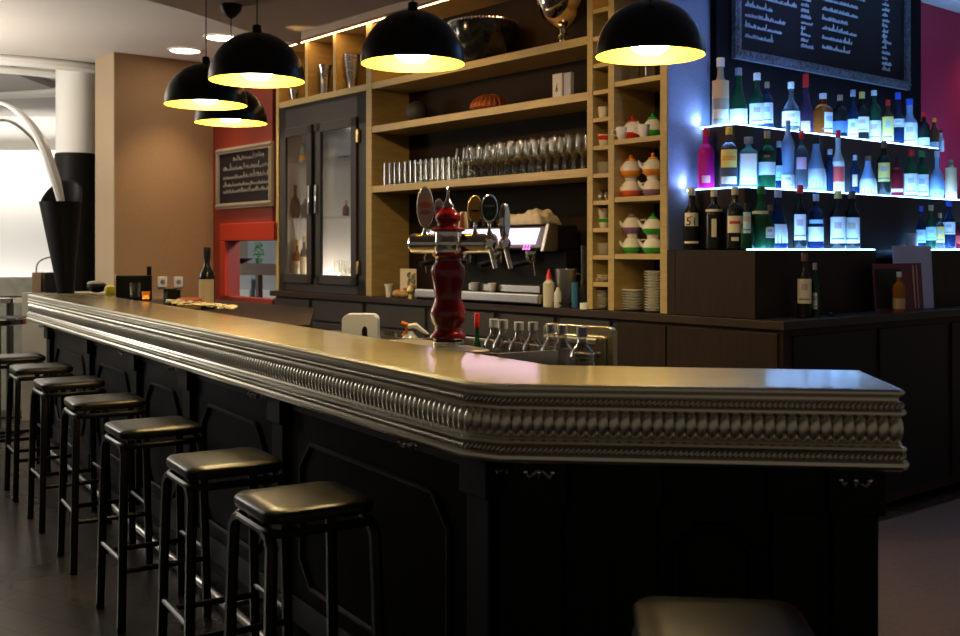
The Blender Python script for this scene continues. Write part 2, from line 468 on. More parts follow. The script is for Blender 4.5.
# ------------------------------------------------------------------ stools
dl = (P1 - P0).normalized(); nl = Vector((-dl.y, dl.x))
srot = math.atan2(-dl.y, -dl.x)
def rsq(h, c, n=5):
    pts = []
    for k, (sx, sy) in enumerate(((1, 1), (-1, 1), (-1, -1), (1, -1))):
        for i in range(n + 1):
            a = PI / 2 * k + PI / 2 * i / n
            pts.append((sx * (h - c) + c * math.cos(a), sy * (h - c) + c * math.sin(a)))
    return pts
def make_stool():
    t = thing('bar_stool', 'x', 'bar stool')
    H = .160
    mb = MB()
    rings = [(H - .012, .050, .722), (H, .055, .727), (H + .002, .055, .748), (H - .006, .05, .757), (H - .05, .03, .760)]
    vs = []; n = len(rsq(H, .05))
    for h, c, z in rings: vs += [(x, y, z) for x, y in rsq(h, c)]
    fs = [tuple(range(n - 1, -1, -1)), tuple(range((len(rings) - 1) * n, len(rings) * n))]
    for i in range(len(rings) - 1):
        for k in range(n): fs.append((i * n + k, i * n + (k + 1) % n, (i + 1) * n + (k + 1) % n, (i + 1) * n + k))
    mb.add(vs, fs); mb.build('seat', SEAT, t, ang=50)
    mb = MB(); q = rsq(H - .008, .05)
    mb.tube([(x, y, .700) for x, y in q], .012, 8, closed=True); mb.build('seat_frame', STOOL, t)
    for sx in (-1, 1):
        for sy in (-1, 1):
            mb = MB()
            pts = [(sx * (H - .012 - .05), sy * (H - .012), .698), (sx * (H - .012 - .022), sy * (H - .012), .692), (sx * (H - .010), sy * (H - .010), .665), (sx * (H - .006), sy * (H - .006), .55), (sx * (H + .006), sy * (H + .006), .004)]
            mb.tube(pts, .0175, 6); leg = mb.build('leg', STOOL, t)
            MB().lathe([(.017, 0), (.017, .02), (.013, .024)], 10, 0, Matrix.Translation((sx * (H + .006), sy * (H + .006), 0))).build('foot_cap', BLACKM, leg)
    e = H
    for (a_, b_, z) in (((-e, -e), (e, -e), .27), ((-e, e), (e, e), .27), ((-e, -e), (-e, e), .23), ((e, -e), (e, e), .23)):
        MB().tube([(a_[0], a_[1], z), (b_[0], b_[1], z)], .011, 8).build('stretcher', STOOL, t)
    return t
stool0 = make_stool()
ctrs = []
for px, py in ((269, 516), (190, 472), (121, 433), (75, 405), (42, 385), (16, 370)):
    q = atZ(px, py, .757)
    c = Vector((q.x, q.y)) + .165 * (-dl) + .165 * Vector((-dl.y, dl.x)) * (1 if Vector((-dl.y, dl.x)).x > 0 else -1) - (-dl) * 0 + Vector((0, 0))
    ctrs.append(c)
labs = ['black square-seat bar stool nearest the viewer along the long bar side',
        'black bar stool second from the viewer along the long bar side, gold sheen on seat',
        'black bar stool third from the viewer along the long bar side',
        'black bar stool fourth from the viewer along the long bar side',
        'black bar stool fifth from the viewer along the long bar side',
        'black bar stool sixth from the viewer, next to the leftmost one']
G = 'bar stools around the bar'
for i, c in enumerate(ctrs):
    o = stool0 if i == 0 else dup(stool0, (0, 0, 0))
    at(o, (c.x, c.y, 0), srot + random.uniform(-.03, .03)); tag(o, labs[i], 'bar stool', G)
c = atZ(50, 357, .757)
dup(stool0, (c.x - .26, c.y + .1, 0), srot, 'black bar stool at far left, its seat cut by the frame edge', G)
dup(stool0, (.450, 1.975, 0), -.1, 'black bar stool before the short right side of the bar, only its rear showing', G)

# ================================================================== PENDANTS
zr = 2.15; RD = .198
def make_pendant():
    t = thing('pendant_lamp', 'x', 'pendant lamp')
    H = .20; n = 14
    outer = [(RD * math.cos(a), H * math.sin(a)) for a in [PI / 2 * i / n for i in range(n)]] + [(.02, H)]
    sh = MB().lathe([(RD - .003, -.001)] + outer + [(.018, H + .03), (.006, H + .035)], 48, caps=False).build('lamp_shade', LACQ, t, ang=60)
    inner = [((RD - .003) * math.cos(a), (H - .004) * math.sin(a)) for a in [PI / 2 * i / n for i in range(n)]] + [(.001, H - .004)]
    MB().lathe(inner, 48, caps=False).build('shade_lining', GOLDIN, sh, ang=60)
    MB().lathe([(.001, .006), (.040, .010), (.066, .030), (.074, .058), (.062, .092), (.034, .120), (.020, .14)], 20).build('bulb', BULB, t)
    MB().lathe([(.021, .135), (.021, .19), (.018, .195)], 16).build('socket', BLACKM, t)
    MB().lathe([(.0028, H + .03), (.0028, zl - zr - .05)], 6).build('cable', BLACKM, t)
    D = zl - zr
    MB().lathe([(.008, D - .075), (.03, D - .06), (.055, D - .03), (.062, D), (.001, D)], 24).build('ceiling_canopy', BLACKM, t)
    return t
pend = make_pendant()
PL = [('black dome pendant lamp over the right bar end, rightmost of five', 650, 56), ('black dome pendant lamp over the bar before the glass rack, second from right', 413, 64),
      ('black dome pendant lamp third from right, biggest of the left cluster', 257, 81), ('black dome pendant lamp furthest left, partly behind its larger neighbour', 206, 105),
      ('smallest and most distant black dome pendant lamp, beneath its cluster neighbours', 231, 123)]
for i, (lb, px, py) in enumerate(PL):
    q = atZ(px, py, zr)
    o = pend if i == 0 else dup(pend, q)
    at(o, q); tag(o, lb, 'pendant lamp', 'dome pendant lamps over the bar')

# ================================================================== BACK BAR: counter, base cabinets
CTH = .045; CBZ = 1.10
dV = 3.2
mb = MB()
poly = [(S_L - .06, -.03), (.03, -.03), (.03, dV), (-.68, dV), (-.68, .34), (S_L - .06, .34)]
mb.prism(poly, CBZ - CTH, CBZ, 0, FM)
o = mb.build('back_counter', CTOP, smooth=False, bevel=.004)
tag(o, 'dark wooden L-shaped worktop of the back bar under shelves and bottles', 'counter')
# base cabinets along the shelf wall
marks = [S_L - .03, s_at(313), s_at(367), s_at(430), s_at(500), s_at(560), s_at(617)]
for i in range(len(marks) - 1):
    a, b = marks[i] + .004, marks[i + 1] - .004
    nm = ['beside the red hatch', 'below the right glass door', 'behind the paper dispenser', 'behind the red beer tower', 'behind the stoppered bottles', 'behind the steel panel'][i]
    w = b - a
    t = thing('base_cabinet', 'charcoal base cabinet under the back counter, %s' % nm, 'cabinet', W(a, 0), BROT, 'base cabinets under the back counter')
    MB().box(0, w, .012, .34, .08, CBZ - CTH - .002).build('body', CAB, t, smooth=False)
    d_ = MB().box(.01, w - .045, -.01, .012, .10, .86).box(.07, w - .105, -.016, -.01, .16, .80).build('door', CAB, t, smooth=False, bevel=.004)
    MB().box(.01, w - .045, -.01, .012, .88, 1.04).build('drawer', CAB, t, smooth=False, bevel=.004)
    MB().box(0, w, .04, .34, 0, .08).build('plinth', BLACKM, t, smooth=False)
# walnut corner cabinet
a = s_at(617) + .005
t = thing('corner_cabinet', 'dark walnut corner base cabinet carrying the bottle tiers', 'cabinet', W(0, 0), BROT)
MB().prism([(a, 0), (0, 0), (0, dV), (-.66, dV), (-.66, .34), (a, .34)], .06, CBZ - CTH - .002).build('body', [WALNUT], t, smooth=False)
MB().box(a + .0, s_at(667), -.014, 0, .1, CBZ - CTH - .02).box(s_at(667) + .01, -.02, -.014, 0, .1, CBZ - CTH - .02).build('front_panel', WALNUT, t, smooth=False, bevel=.003)
mb = MB()
for k in range(4): mb.box(0, .012, .08 + k * .8, .8 + k * .8, .12, 1.02)
mb.build('side_panel', BLACKWOOD, t, smooth=False, bevel=.003)

# ================================================================== SHELF UNIT (oak)
z_top = 2.70 + .02
unit = thing('wall_shelf_unit', 'tall oak wall shelving with open bays, cubbyholes and warm lit top', 'shelving', W(0, 0), BROT)
SD = dW
def st(px): return s_at(px)
sw = .036
bays = MB()
zLED = 3.17
stiles = [(S_L, S_L + .045, CBZ), (st(366), st(371.5), CBZ), (st(587), st(592.5), CBZ), (st(608), st(614), CBZ), (st(660), S_R, CBZ)]
for s0, s1, z0 in stiles:
    MB().box(s0, s1, 0, SD, z0 + .002, zLED).build('upright', OAK, unit, smooth=False, bevel=.002)
def board(px0, px1, z, th=.036, nm='shelf', dd=0.004):
    return MB().box(st(px0), st(px1), dd, SD - .002, z - th / 2, z + th / 2).build(nm, OAKH, unit, smooth=False, bevel=.002)
sB = st(587)
zt1 = z_at(40, sB, 0)      # long top shelf
zsh2 = z_at(96, sB, 0)
zsh3 = z_at(172.5, sB, 0)
board(277, 366, zt1, .05); board(371.5, 587, zt1, .05)
board(371.5, 587, zsh2, .05); board(371.5, 587, zsh3, .05)
for px in (306, 334): MB().box(st(px) - .02, st(px) + .02, .004, SD - .002, zt1 + .025, zLED).build('divider', OAK, unit, smooth=False)
MB().box(S_L, S_R, 0, SD, zLED, zLED + .045).build('top_board', OAKH, unit, smooth=False)
MB().box(S_L + .02, s_at(612), -.035, -.005, zLED - .004, zLED + .012).build('light_strip', WARMLED, unit, smooth=False)
MB().box(S_L, S_R, -.10, -.04, zLED - .01, CZ - .004).build('fascia_board', CEILB, unit, smooth=False)
MB().box(S_L + .045, S_R - .03, SD - .012, SD - .003, CBZ + .004, zLED).build('back_panel', BACKP, unit, smooth=False)
sN = st(600)
narrowz = []
for py in (10, 37.5, 65, 92, 119.5, 147.5, 175.5, 202.7, 230, 257.5, 284.5):
    z = z_at(py, sN, 0); narrowz.append(z); board(592.5, 608, z, .026)
sWd = st(636); widez = []
for py in (22.5, 81, 140, 198.7, 256.6):
    z = z_at(py, sWd, 0); widez.append(z); board(614, 660, z, .030)
# ================================================================== GLASS CABINET
cL, cR = S_L + .05, st(366) - .004
zc0, zc1 = CBZ + .002, zt1 - .03
gc = thing('glass_cabinet', 'charcoal display cabinet with two glazed doors beside the shelves', 'cabinet', W(0, 0), BROT)
MB().box(cL, cR, .01, .03, zc1 - .24, zc1).box(cL, cR, .01, .03, zc0, zc0 + .12).box(cL, cL + .10, .01, .03, zc0, zc1).box(cR - .14, cR, .01, .03, zc0, zc1).box(cL, cR, .01, SD - .02, zc1 - .03, zc1).box(cL, cR, .03, SD - .02, zc0, zc0 + .05).build('carcass', CAB, gc, smooth=False, bevel=.003)
MB().box(cL + .02, cR - .02, SD - .035, SD - .02, zc0, zc1 - .03).box(cL + .01, cL + .03, .03, SD - .03, zc0, zc1).box(cR - .03, cR - .01, .03, SD - .03, zc0, zc1).build('lining', CABIN, gc, smooth=False)
mid = s_at(314.5)
MB().box(mid - .05, mid + .05, .012, .05, zc0 + .1, zc1 - .2).build('mullion', BLACKM, gc, smooth=False)
zd0, zd1 = z_at(284, s_at(320), 0), z_at(116, s_at(360), 0)
for (a, b, hs) in ((cL + .06, mid - .035, 1), (mid + .035, cR - .12, -1)):
    m_ = MB(); f = .075
    m_.box(a, b, -.012, .009, zd1 - f, zd1).box(a, b, -.012, .009, zd0, zd0 + f).box(a, a + f, -.012, .009, zd0, zd1).box(b - f, b, -.012, .009, zd0, zd1)
    d_ = m_.build('door', CAB, gc, smooth=False, bevel=.004)
    MB().box(a + f, b - f, -.004, .002, zd0 + f, zd1 - f).build('pane', PANE, d_, smooth=False)
    hx = (b - .02) if hs > 0 else (a + .02)
    MB().box(hx - .015, hx + .015, -.032, -.012, z_at(214, mid, 0), z_at(185, mid, 0)).build('handle', CHROME, d_, bevel=.006)
    hy = (a + .008) if hs > 0 else (b - .008)
for zz in (z_at(135, cR, 0), z_at(268, cR, 0)):
    MB().box(cR - .118, cR - .085, -.016, .01, zz - .05, zz + .05).build('hinge', mat('brass', (.7, .5, .2), .25, 1.0), gc, bevel=.004)
zs = [zc0 + .05, zc0 + .62, zc0 + 1.10]
for z in zs[1:]:
    MB().box(cL + .03, cR - .03, .05, SD - .04, z - .008, z).build('glass_shelf', PANE, gc, smooth=False)
MB().box(mid + .10, mid + .22, .18, .24, zc0 + .05, zc0 + .075).build('cabinet_light', emis('cab_glow', (1, .88, .66), 75), gc, smooth=False)
MB().box(cL + .12, mid - .1, .18, .22, zc0 + .05, zc0 + .07).build('cabinet_light', emis('cab_glow2', (1, .85, .7), 45), gc, smooth=False)
# ================================================================== BOTTLES
def prof_bottle(kind, R, H):
    """outline of a bottle of radius R and body height H (without cap)"""
    if kind == 'wine':    q = [(.0, .0), (.96, 0), (1, .015), (1, .56), (.93, .64), (.62, .72), (.40, .78), (.36, .86), (.36, .985), (.42, .985), (.42, 1)]
    elif kind == 'round': q = [(0, 0), (.9, 0), (1, .02), (1, .60), (.97, .68), (.70, .76), (.40, .80), (.34, .88), (.34, 1)]
    elif kind == 'cone':  q = [(0, 0), (.97, 0), (1, .02), (.96, .30), (.80, .48), (.55, .65), (.38, .80), (.33, .90), (.33, 1)]
    elif kind == 'ball':  q = [(0, 0), (.6, 0), (.85, .06), (1, .22), (1, .38), (.82, .54), (.50, .64), (.30, .70), (.26, .85), (.30, 1)]
    elif kind == 'slim':  q = [(0, 0), (.95, 0), (1, .02), (1, .50), (.90, .58), (.55, .66), (.42, .74), (.40, 1)]
    elif kind == 'square': q = [(0, 0), (1.05, 0), (1.1, .02), (1.1, .70), (1.0, .77), (.55, .83), (.40, .87), (.40, 1)]
    elif kind == 'waist': q = [(0, 0), (.9, 0), (1, .03), (.80, .25), (.92, .50), (1, .62), (.75, .72), (.42, .80), (.36, .9), (.36, 1)]
    else: q = [(0, 0), (1, 0), (1, 1)]
    return [(max(r * R, .0), z * H) for r, z in q]
GL = {}
def glassmat(name, col, tr=.65, rough=.08):
    return mat('glass_' + name, col, rough, 0, trans=tr, ior=1.3)
GCOL = {
 'clear': ((.36, .40, .46), .85), 'frost': ((.30, .46, .72), .15), 'dark': ((.012, .014, .012), 0), 'green': ((.02, .14, .05), .5), 'dgreen': ((.012, .07, .035), .25),
 'blue': ((.015, .04, .12), .5), 'lblue': ((.12, .50, .72), .45), 'magenta': ((.80, .02, .34), .35), 'amber': ((.55, .13, .02), .6), 'purple': ((.09, .05, .12), .5),
 'red': ((.30, .015, .03), .4), 'white': ((.60, .64, .70), 0), 'brown': ((.10, .05, .02), .3), 'orange': ((.85, .30, .03), .6), 'cream': ((.42, .38, .30), .2)}
CAPC = {'cream': (.70, .62, .42), 'white': (.75, .75, .73), 'red': (.62, .02, .02), 'yellow': (.85, .60, .05), 'black': (.012, .012, .012), 'cork': (.42, .27, .14), 'grey': (.30, .32, .36), 'blue': (.04, .10, .55),
        'green': (.02, .18, .06), 'gold': (.65, .45, .12), 'brown': (.16, .08, .04), 'steel': (.5, .5, .52), 'foil': (.10, .10, .11), 'orange': (.85, .22, .03)}
LABC = {'white': (.82, .83, .80), 'cream': (.76, .70, .52), 'yellow': (.85, .66, .16), 'red': (.62, .06, .05), 'blue': (.08, .16, .60), 'pink': (.72, .35, .42), 'orange': (.85, .38, .06),
        'lblue': (.45, .72, .90), 'tan': (.62, .42, .22), 'kraft': (.52, .40, .25)}
def capm(c): return mat('cap_' + c, CAPC[c], .35)
def labm(c): return mat('label_' + c, LABC[c], .65)
def sleeve(R, z0, z1, a0=-2.0, a1=2.0, n=14, ex=1.015, yaw=0, sq=1):
    mb = MB(); vs = []; fs = []
    for i in range(n + 1):
        a = -PI / 2 + a0 + (a1 - a0) * i / n + yaw
        for z in (z0, z1): vs.append((R * ex * math.cos(a), R * ex * math.sin(a), z))
    o_ = len(vs)
    for i in range(n + 1):
        a = -PI / 2 + a0 + (a1 - a0) * i / n + yaw
        for z in (z0, z1): vs.append((R * (ex - .012) * math.cos(a), R * (ex - .012) * math.sin(a), z))
    for i in range(n):
        fs.append((2 * i, 2 * i + 1, 2 * i + 3, 2 * i + 2)); fs.append((o_ + 2 * i, o_ + 2 * i + 2, o_ + 2 * i + 3, o_ + 2 * i + 1))
        fs.append((2 * i, 2 * i + 2, o_ + 2 * i + 2, o_ + 2 * i)); fs.append((2 * i + 1, o_ + 2 * i + 1, o_ + 2 * i + 3, 2 * i + 3))
    fs.append((0, o_, o_ + 1, 1)); fs.append((2 * n, 2 * n + 1, o_ + 2 * n + 1, o_ + 2 * n))
    return mb.add(vs, fs)
NAMES = {}
def bottle(loc, R, H, kind, col, cap, label, lab=None, extra=None, group=None, caph=.13, cat='bottle', name='bottle', face=0.0, arc=1.25):
    """bottle standing at loc, total height H incl. cap; lab = (colour, z0, z1 as share of H)"""
    rz = math.atan2(loc[1], loc[0]) - PI / 2 + face
    hb = H * (1 - caph * .55)
    c, tr = GCOL[col]
    n = 16 if kind != 'square' else 4
    mb = MB()
    P = prof_bottle(kind, R, hb)
    M = Matrix.Rotation(PI / 4, 4, 'Z') if n == 4 else None
    if n == 4: P = [(r * 1.2 if z < hb * .8 else r, z) for r, z in P]
    mb.lathe(P, n, 0, M)
    body = mb.build(name, mat('glass_' + col, c, .10 if col not in ('frost', 'white') else .45, 0, trans=tr, ior=1.3), None, bevel=.004 if n == 4 else 0)
    at(body, loc, rz); tag(body, label, cat, group)
    rn = P[-1][0] + .0015
    if cap:
        z0 = H * (1 - caph)
        MB().lathe([(rn, z0), (rn * 1.04, z0 + .002), (rn * 1.04, H - .002), (rn * .9, H), (.0005, H)], 12).build('cap', capm(cap), body)
    if lab:
        Rl = R if kind != 'cone' else R * .985
        lc, a, b = lab[:3]
        if n == 4:
            w = R * .78; MB().box(-w, w, -R * .95, -R * .90, a * H, b * H).build('label', labm(lc), body, smooth=False)
        elif kind == 'cone' and b > .35:
            MB().lathe([(R * 1.0, a * H), (R * .985, .28 * H), (R * .86, .42 * H)], 14, caps=False).build('label', labm(lc), body)
        else: sleeve(Rl, a * H, b * H, -arc, arc).build('label', labm(lc), body)
    if lab and not extra and lab[0] in ('white', 'cream', 'lblue', 'yellow') and n != 4 and R > .012 and kind != 'cone':
        h_ = (lab[2] - lab[1]); q_ = len(label) % 3
        sleeve(R, (lab[1] + h_ * .55) * H, (lab[1] + h_ * .80) * H, -.42, .42, 8, ex=1.035).build('label_emblem', mat('emblem_%d' % q_, ((.42, .47, .62), (.60, .40, .38), (.58, .50, .36))[q_], .6), body)
        sleeve(R, (lab[1] + h_ * .14) * H, (lab[1] + h_ * .20) * H, -.8, .8, 8, ex=1.035).build('label_line', mat('label_grey', (.18, .18, .2), .6), body)
    for e in (extra or ()):
        ec, a, b, ar = e
        rr = R if b < .58 else (R * .66 if b < .75 else R * .42)
        sleeve(rr, a * H, b * H, -ar, ar, ex=1.035 if b < .58 else 1.1).build('label_band', labm(ec), body)
    return body
TZ1, TZ2, TZ3 = 1.45, 1.777, 2.13
ST = .004
# tiers themselves ------------------------------------------------------------
sV1 = s_at(755, 0); sV2 = s_at(745, .12); sV3 = s_at(735, .24)
sL0 = S_R + .0005
d1 = d_at(876, sV1)
dg = d_at(926, sV1)
wn = mat('tier_black', (.020, .015, .014), .35)
def tierbox(name, label, s0, s1, d0, d1_, z0, z1, nm='tier_body'):
    t = thing(name, label, 'display box', W(s1, d0, z0), BROT)
    MB().box(s0 - s1, 0, 0, d1_ - d0, 0, z1 - z0).build('carcass', WALNUT, t, smooth=False, bevel=.003)
    return t
bx = tierbox('bottle_plinth', 'walnut box on the back counter carrying the lowest bottle tier', -.68, sV1, 0.0, d1, CBZ + .001, TZ1 - .001)
# LED lips as children
def lip(t, s0, s1, d0, d1_, z, m=LED, nm='light_panel'):
    o = MB().box(s0, s1, d0, d1_, z, z + .005).build(nm, m, t, smooth=False)
    o.parent = t
    o.matrix_parent_inverse = (Matrix.Translation(t.location) @ Rz(BROT)).inverted() @ FM
    return o
MB().box(sL0 - sV1, -.68 - sV1 - .001, 0, .34, 0, TZ1 - CBZ - .002).build('side_box', WALNUT, bx, smooth=False)
lip(bx, sV2 + .006, sV1 - .002, .125, d1 - .01, TZ1)
bx2 = tierbox('bottle_plinth', 'black box at the right frame edge under blue-lit spirits', -.68, sV1, dg, 3.0, CBZ + .001, TZ1 - .001)
lip(bx2, sV2 + .006, sV1 - .002, dg + .02, 2.9, TZ1)
stp = thing('stepped_bottle_stand', 'dark stepped stand with blue glowing edges behind the lowest bottles', 'bottle stand', W(0, 0), BROT)
dE2 = d_at(1010, sV2); dE3 = d_at(940, sV3)
MB().box(sW + .002, sV2, .12, dE2, TZ1 + .0005, TZ2).build('step', WALNUT, stp, smooth=False, bevel=.003)
MB().box(sW + .002, sV3, .24, dE3, TZ2 + .0005, TZ3).build('step', wn, stp, smooth=False, bevel=.003)
MB().box(sW + .002, sV2, d1 + .03, dg - .0, TZ1 - .05, TZ1).build('step', wn, stp, smooth=False)
for (s0, s1, a, b, z, m) in ((sV3 + .006, sV2 - .002, .125, dE2 - .02, TZ2, LED), (sW + .008, sV3 - .002, .245, dE3 - .02, TZ3, LED)):
    MB().box(s0, s1, a, b, z, z + .005).build('light_panel', m, stp, smooth=False)
MB().box(sW + .006, sV3 + .004, .125, .236, TZ2, TZ2 + .005).build('light_panel', LED, stp, smooth=False)
# glare sources beside the pier
for (z, d) in ((TZ2, .13), (TZ3, .25)):
    pl_ = bpy.data.lights.new('led_end_light', 'SPOT'); pl_.energy = 3.5; pl_.color = (.30, .45, 1); pl_.spot_size = 2.2; pl_.spot_blend = .9; pl_.shadow_soft_size = .01
    po = bpy.data.objects.new('led_end_light', pl_); COL.objects.link(po); po.location = W(sW - .008, d + .02, z + .014); po.rotation_euler = (W(S_R, d - .10, z + .16) - po.location).to_track_quat('-Z', 'Y').to_euler()
    MB().box(sW - .02, sW - .002, d + .004, d + .02, z - .004, z + .004).build('light_strip', LEDW, stp, smooth=False)
BG1, BG2, BG3 = 'bottles on the lowest tier', 'bottles on the middle tier', 'bottles on the top tier'
def place(px, ptop, tier, wpx, *a, s=None, d=None, **k):
    zt = {1: TZ1, 2: TZ2, 3: TZ3}[tier] + .0055
    if d is not None: ss = s_at(px, d); dd = d
    else:
        ss = s if s is not None else {1: (sV1 + sV2) / 2 - .02, 2: (sV2 + sV3) / 2 - .015, 3: (sV3 + sW) / 2 - .0}[tier]
        dd = d_at(px, ss)
    p = W(ss, dd)
    ztop = CH - (ptop - HY) / F * p.y
    H = max(.06, ztop - zt)
    R = wpx / 2 / F * p.y
    return bottle(Vector((p.x, p.y, zt)), R, H, *a, group={1: BG1, 2: BG2, 3: BG3}[tier], **k)
# ---- lowest tier
b51 = place(691.5, 187.5, 1, 16, 'wine', 'dark', 'cream', 'dark bottle with cream square label reading 51, leftmost on the lowest tier', ('cream', .37, .585), [('cream', .09, .125, 1.0)], d=.062, arc=.95)
f = bpy.data.curves.new('label_text', 'FONT'); f.body = '51'; f.size = .062; f.align_x = 'CENTER'; f.extrude = .0003
f.materials.append(BLACKM)
ft = bpy.data.objects.new('text_source', f); COL.objects.link(ft)
fm = bpy.data.meshes.new_from_object(ft); bpy.data.objects.remove(ft)
fo = bpy.data.objects.new('label_text', fm); COL.objects.link(fo); fo.parent = b51; fo.location = (0, -.0450, .128); fo.rotation_euler = (PI / 2, 0, 0)
MB().box(-.008, .008, -.0458, -.0445, .171, .175).build('label_mark', labm('red'), b51, smooth=False)
place(714, 189, 1, 17, 'round', 'dark', 'cream', 'dark bottle with pale side strips, second from left on the lowest tier', ('cream', .62, .66), [('cream', .2, .50, .28)], d=.062)
place(735, 187, 1, 18, 'round', 'dark', 'cream', 'dark bottle with cream label crossed by red lettering, lowest tier', ('cream', .26, .53), [('red', .40, .45, .6), ('cream', .13, .19, .4)], d=.062, arc=.9)
place(747, 203, 1, 13, 'slim', 'dgreen', 'black', 'slim dark bottle with narrow ice-blue label before the tall green one, lowest tier', ('lblue', .34, .80), arc=.6)
place(761, 186, 1, 18, 'wine', 'green', 'green', 'tall bright green bottle with dark neck foil on the lowest tier', ('white', .55, .60))
place(778, 190, 1, 19, 'cone', 'blue', 'grey', 'sloping blue-grey glass bottle with big white label, lowest tier', ('white', .10, .42))
place(770, 205, 1, 10, 'slim', 'dgreen', 'brown', 'small dark green bottle with square white label tucked beside the green one', ('white', .25, .5), s=sV1 - .045)
place(800, 185, 1, 14, 'wine', 'dark', 'red', 'dark bottle with red cap and tall white label on the lowest tier', ('white', .14, .54), arc=.9)
place(816, 194, 1, 15, 'round', 'blue', 'steel', 'blue glass bottle with white two-part label, lowest tier centre', ('white', .14, .40), [('lblue', .46, .53, 1.0)])
place(838, 191, 1, 16, 'wine', 'dark', 'gold', 'dark bottle with broad glowing white label, left of a matching pair', ('white', .10, .55), arc=1.1)
place(852, 191, 1, 16, 'wine', 'dark', 'brown', 'dark bottle with broad glowing white label, right of a matching pair', ('white', .10, .54), arc=1.1)
# right part of lowest tier
place(912, 232, 1, 11, 'jar', 'white', None, 'small glowing white jar at the left end of the right lower shelf')
place(921, 206, 1, 9, 'slim', 'blue', 'blue', 'thin blue bottle beside the white jar, right lower shelf', ('lblue', .15, .45))
place(931, 205, 1, 10, 'wine', 'dgreen', 'cork', 'corked green bottle with blue-white label, right lower shelf', ('lblue', .2, .5))
place(940, 213, 1, 9, 'round', 'clear', 'cork', 'clear bottle with upright yellow label, right lower shelf', ('yellow', .18, .62))
place(949, 200, 1, 12, 'wine', 'blue', 'blue', 'dark blue bottle with white label near the right frame edge, lower shelf', ('white', .3, .55))
place(958, 222, 1, 10, 'round', 'red', 'black', 'short red bottle at the right frame edge, lower shelf', ('red', .2, .5))
# ---- middle tier
mg = place(706, 129, 2, 17, 'round', 'magenta', 'red', 'magenta pink glass bottle with red cap, leftmost on the middle tier', ('pink', .10, .22), d=.185, caph=.12, arc=.5)
place(729, 127, 2, 18, 'round', 'clear', 'yellow', 'clear bottle with yellow neck and orange-yellow round label, middle tier', ('yellow', .33, .62), [('orange', .44, .52, .8), ('white', .06, .18, .9)], d=.185, arc=1.0)
place(748.5, 137, 2, 20, 'square', 'lblue', 'grey', 'square pale turquoise bottle with white label on the middle tier', ('white', .06, .66))
place(767, 131, 2, 17, 'round', 'green', 'cork', 'green bottle with red seal and broad white label, middle tier', ('white', .24, .46), [('red', .54, .575, .35)])
place(779, 141, 2, 10, 'slim', 'blue', 'steel', 'slim pale blue bottle between the green and frosted ones, middle tier', ('lblue', .2, .5), s=(sV2 + sV3) / 2 - .05)
place(788, 115, 2, 13, 'waist', 'frost', None, 'tall frosted pale blue bottle with long neck on the middle tier', ('white', .03, .20), s=(sV2 + sV3) / 2 + .02)
place(801.5, 131, 2, 13, 'round', 'clear', 'red', 'clear bottle with red cap and round pink label, middle tier', ('pink', .36, .56), arc=.8)
place(816, 137, 2, 20, 'cone', 'frost', 'black', 'broad frosted white bottle with black cap glowing from below, middle tier', ('white', .08, .42))
place(838, 130, 2, 12, 'slim', 'white', 'red', 'white bottle with red printed labels and red cap, middle tier', ('red', .18, .42), [('white', .43, .5, 1.2)])
place(830, 149, 2, 12, 'round', 'blue', 'steel', 'blue glass bottle standing behind the red and white one', None, s=(sV2 + sV3) / 2 - .055)
place(855, 155, 2, 10, 'waist', 'blue', 'steel', 'narrow dark blue bottle with ringed neck on the middle tier', ('tan', .2, .5), arc=.5)
place(868, 156, 2, 17, 'cone', 'frost', 'brown', 'glowing white cone bottle with brown stopper, middle tier', ('white', .06, .42))
place(884, 141, 2, 14, 'round', 'dark', 'brown', 'dark bottle with pale yellow oval label on the middle tier', ('yellow', .26, .60), arc=.9)
place(897, 157, 2, 12, 'round', 'red', 'black', 'dark red round bottle beside the yellow-labelled one, middle tier', ('white', .12, .2))
place(911, 150, 2, 13, 'wine', 'green', 'red', 'green bottle with red cap and glowing label, left of two, middle tier right', ('white', .06, .5))
place(922, 151, 2, 13, 'wine', 'green', 'green', 'green bottle with green cap and glowing label, right of two, middle tier right', ('white', .06, .5))
place(937, 151, 2, 14, 'ball', 'frost', 'steel', 'frosted light blue bulbous bottle on the middle tier near right edge', ('lblue', .1, .2))
place(951, 160, 2, 11, 'slim', 'white', 'cork', 'white bottle with tan label close to the right frame edge, middle tier', ('tan', .2, .8))
# ---- top tier
place(720.5, 58, 3, 17, 'wine', 'cream', 'white', 'cream-wrapped bottle with white capsule, leftmost on the top tier', ('tan', .40, .66), [('cream', .1, .24, 1.0)], d=.30)
place(738.5, 68, 3, 18, 'cone', 'green', 'grey', 'green cone-necked bottle with grey cap on the top tier', ('white', .05, .3))
place(757, 73, 3, 15, 'wine', 'dgreen', 'white', 'dark green bottle with white capsule and glowing label, top tier', ('white', .08, .45))
place(767, 82, 3, 12, 'round', 'blue', 'cork', 'blue glass bottle with cork stopper before the white-capped green one', ('white', .12, .55), s=(sV3 + sW) / 2 + .04)
place(791, 82, 3, 18, 'ball', 'clear', 'white', 'round clear decanter with white stopper on the top tier', ('white', .14, .42))
place(805.5, 74, 3, 16, 'cone', 'purple', 'red', 'cone-shaped purple glass bottle with tall red capsule, top tier', ('tan', .05, .22), caph=.22, arc=.6)
place(823, 93.5, 3, 19, 'round', 'amber', 'white', 'amber liquor decanter with flared white stopper and side label, top tier', ('white', .10, .55), arc=.55, face=.7)
place(840, 95, 3, 14, 'round', 'dark', 'cork', 'dark bottle with glowing blue label and cork, top tier', ('blue', .14, .40))
place(853, 90, 3, 10, 'wine', 'blue', 'grey', 'slender dark blue bottle with white label left of the cream-labelled one', ('white', .06, .42))
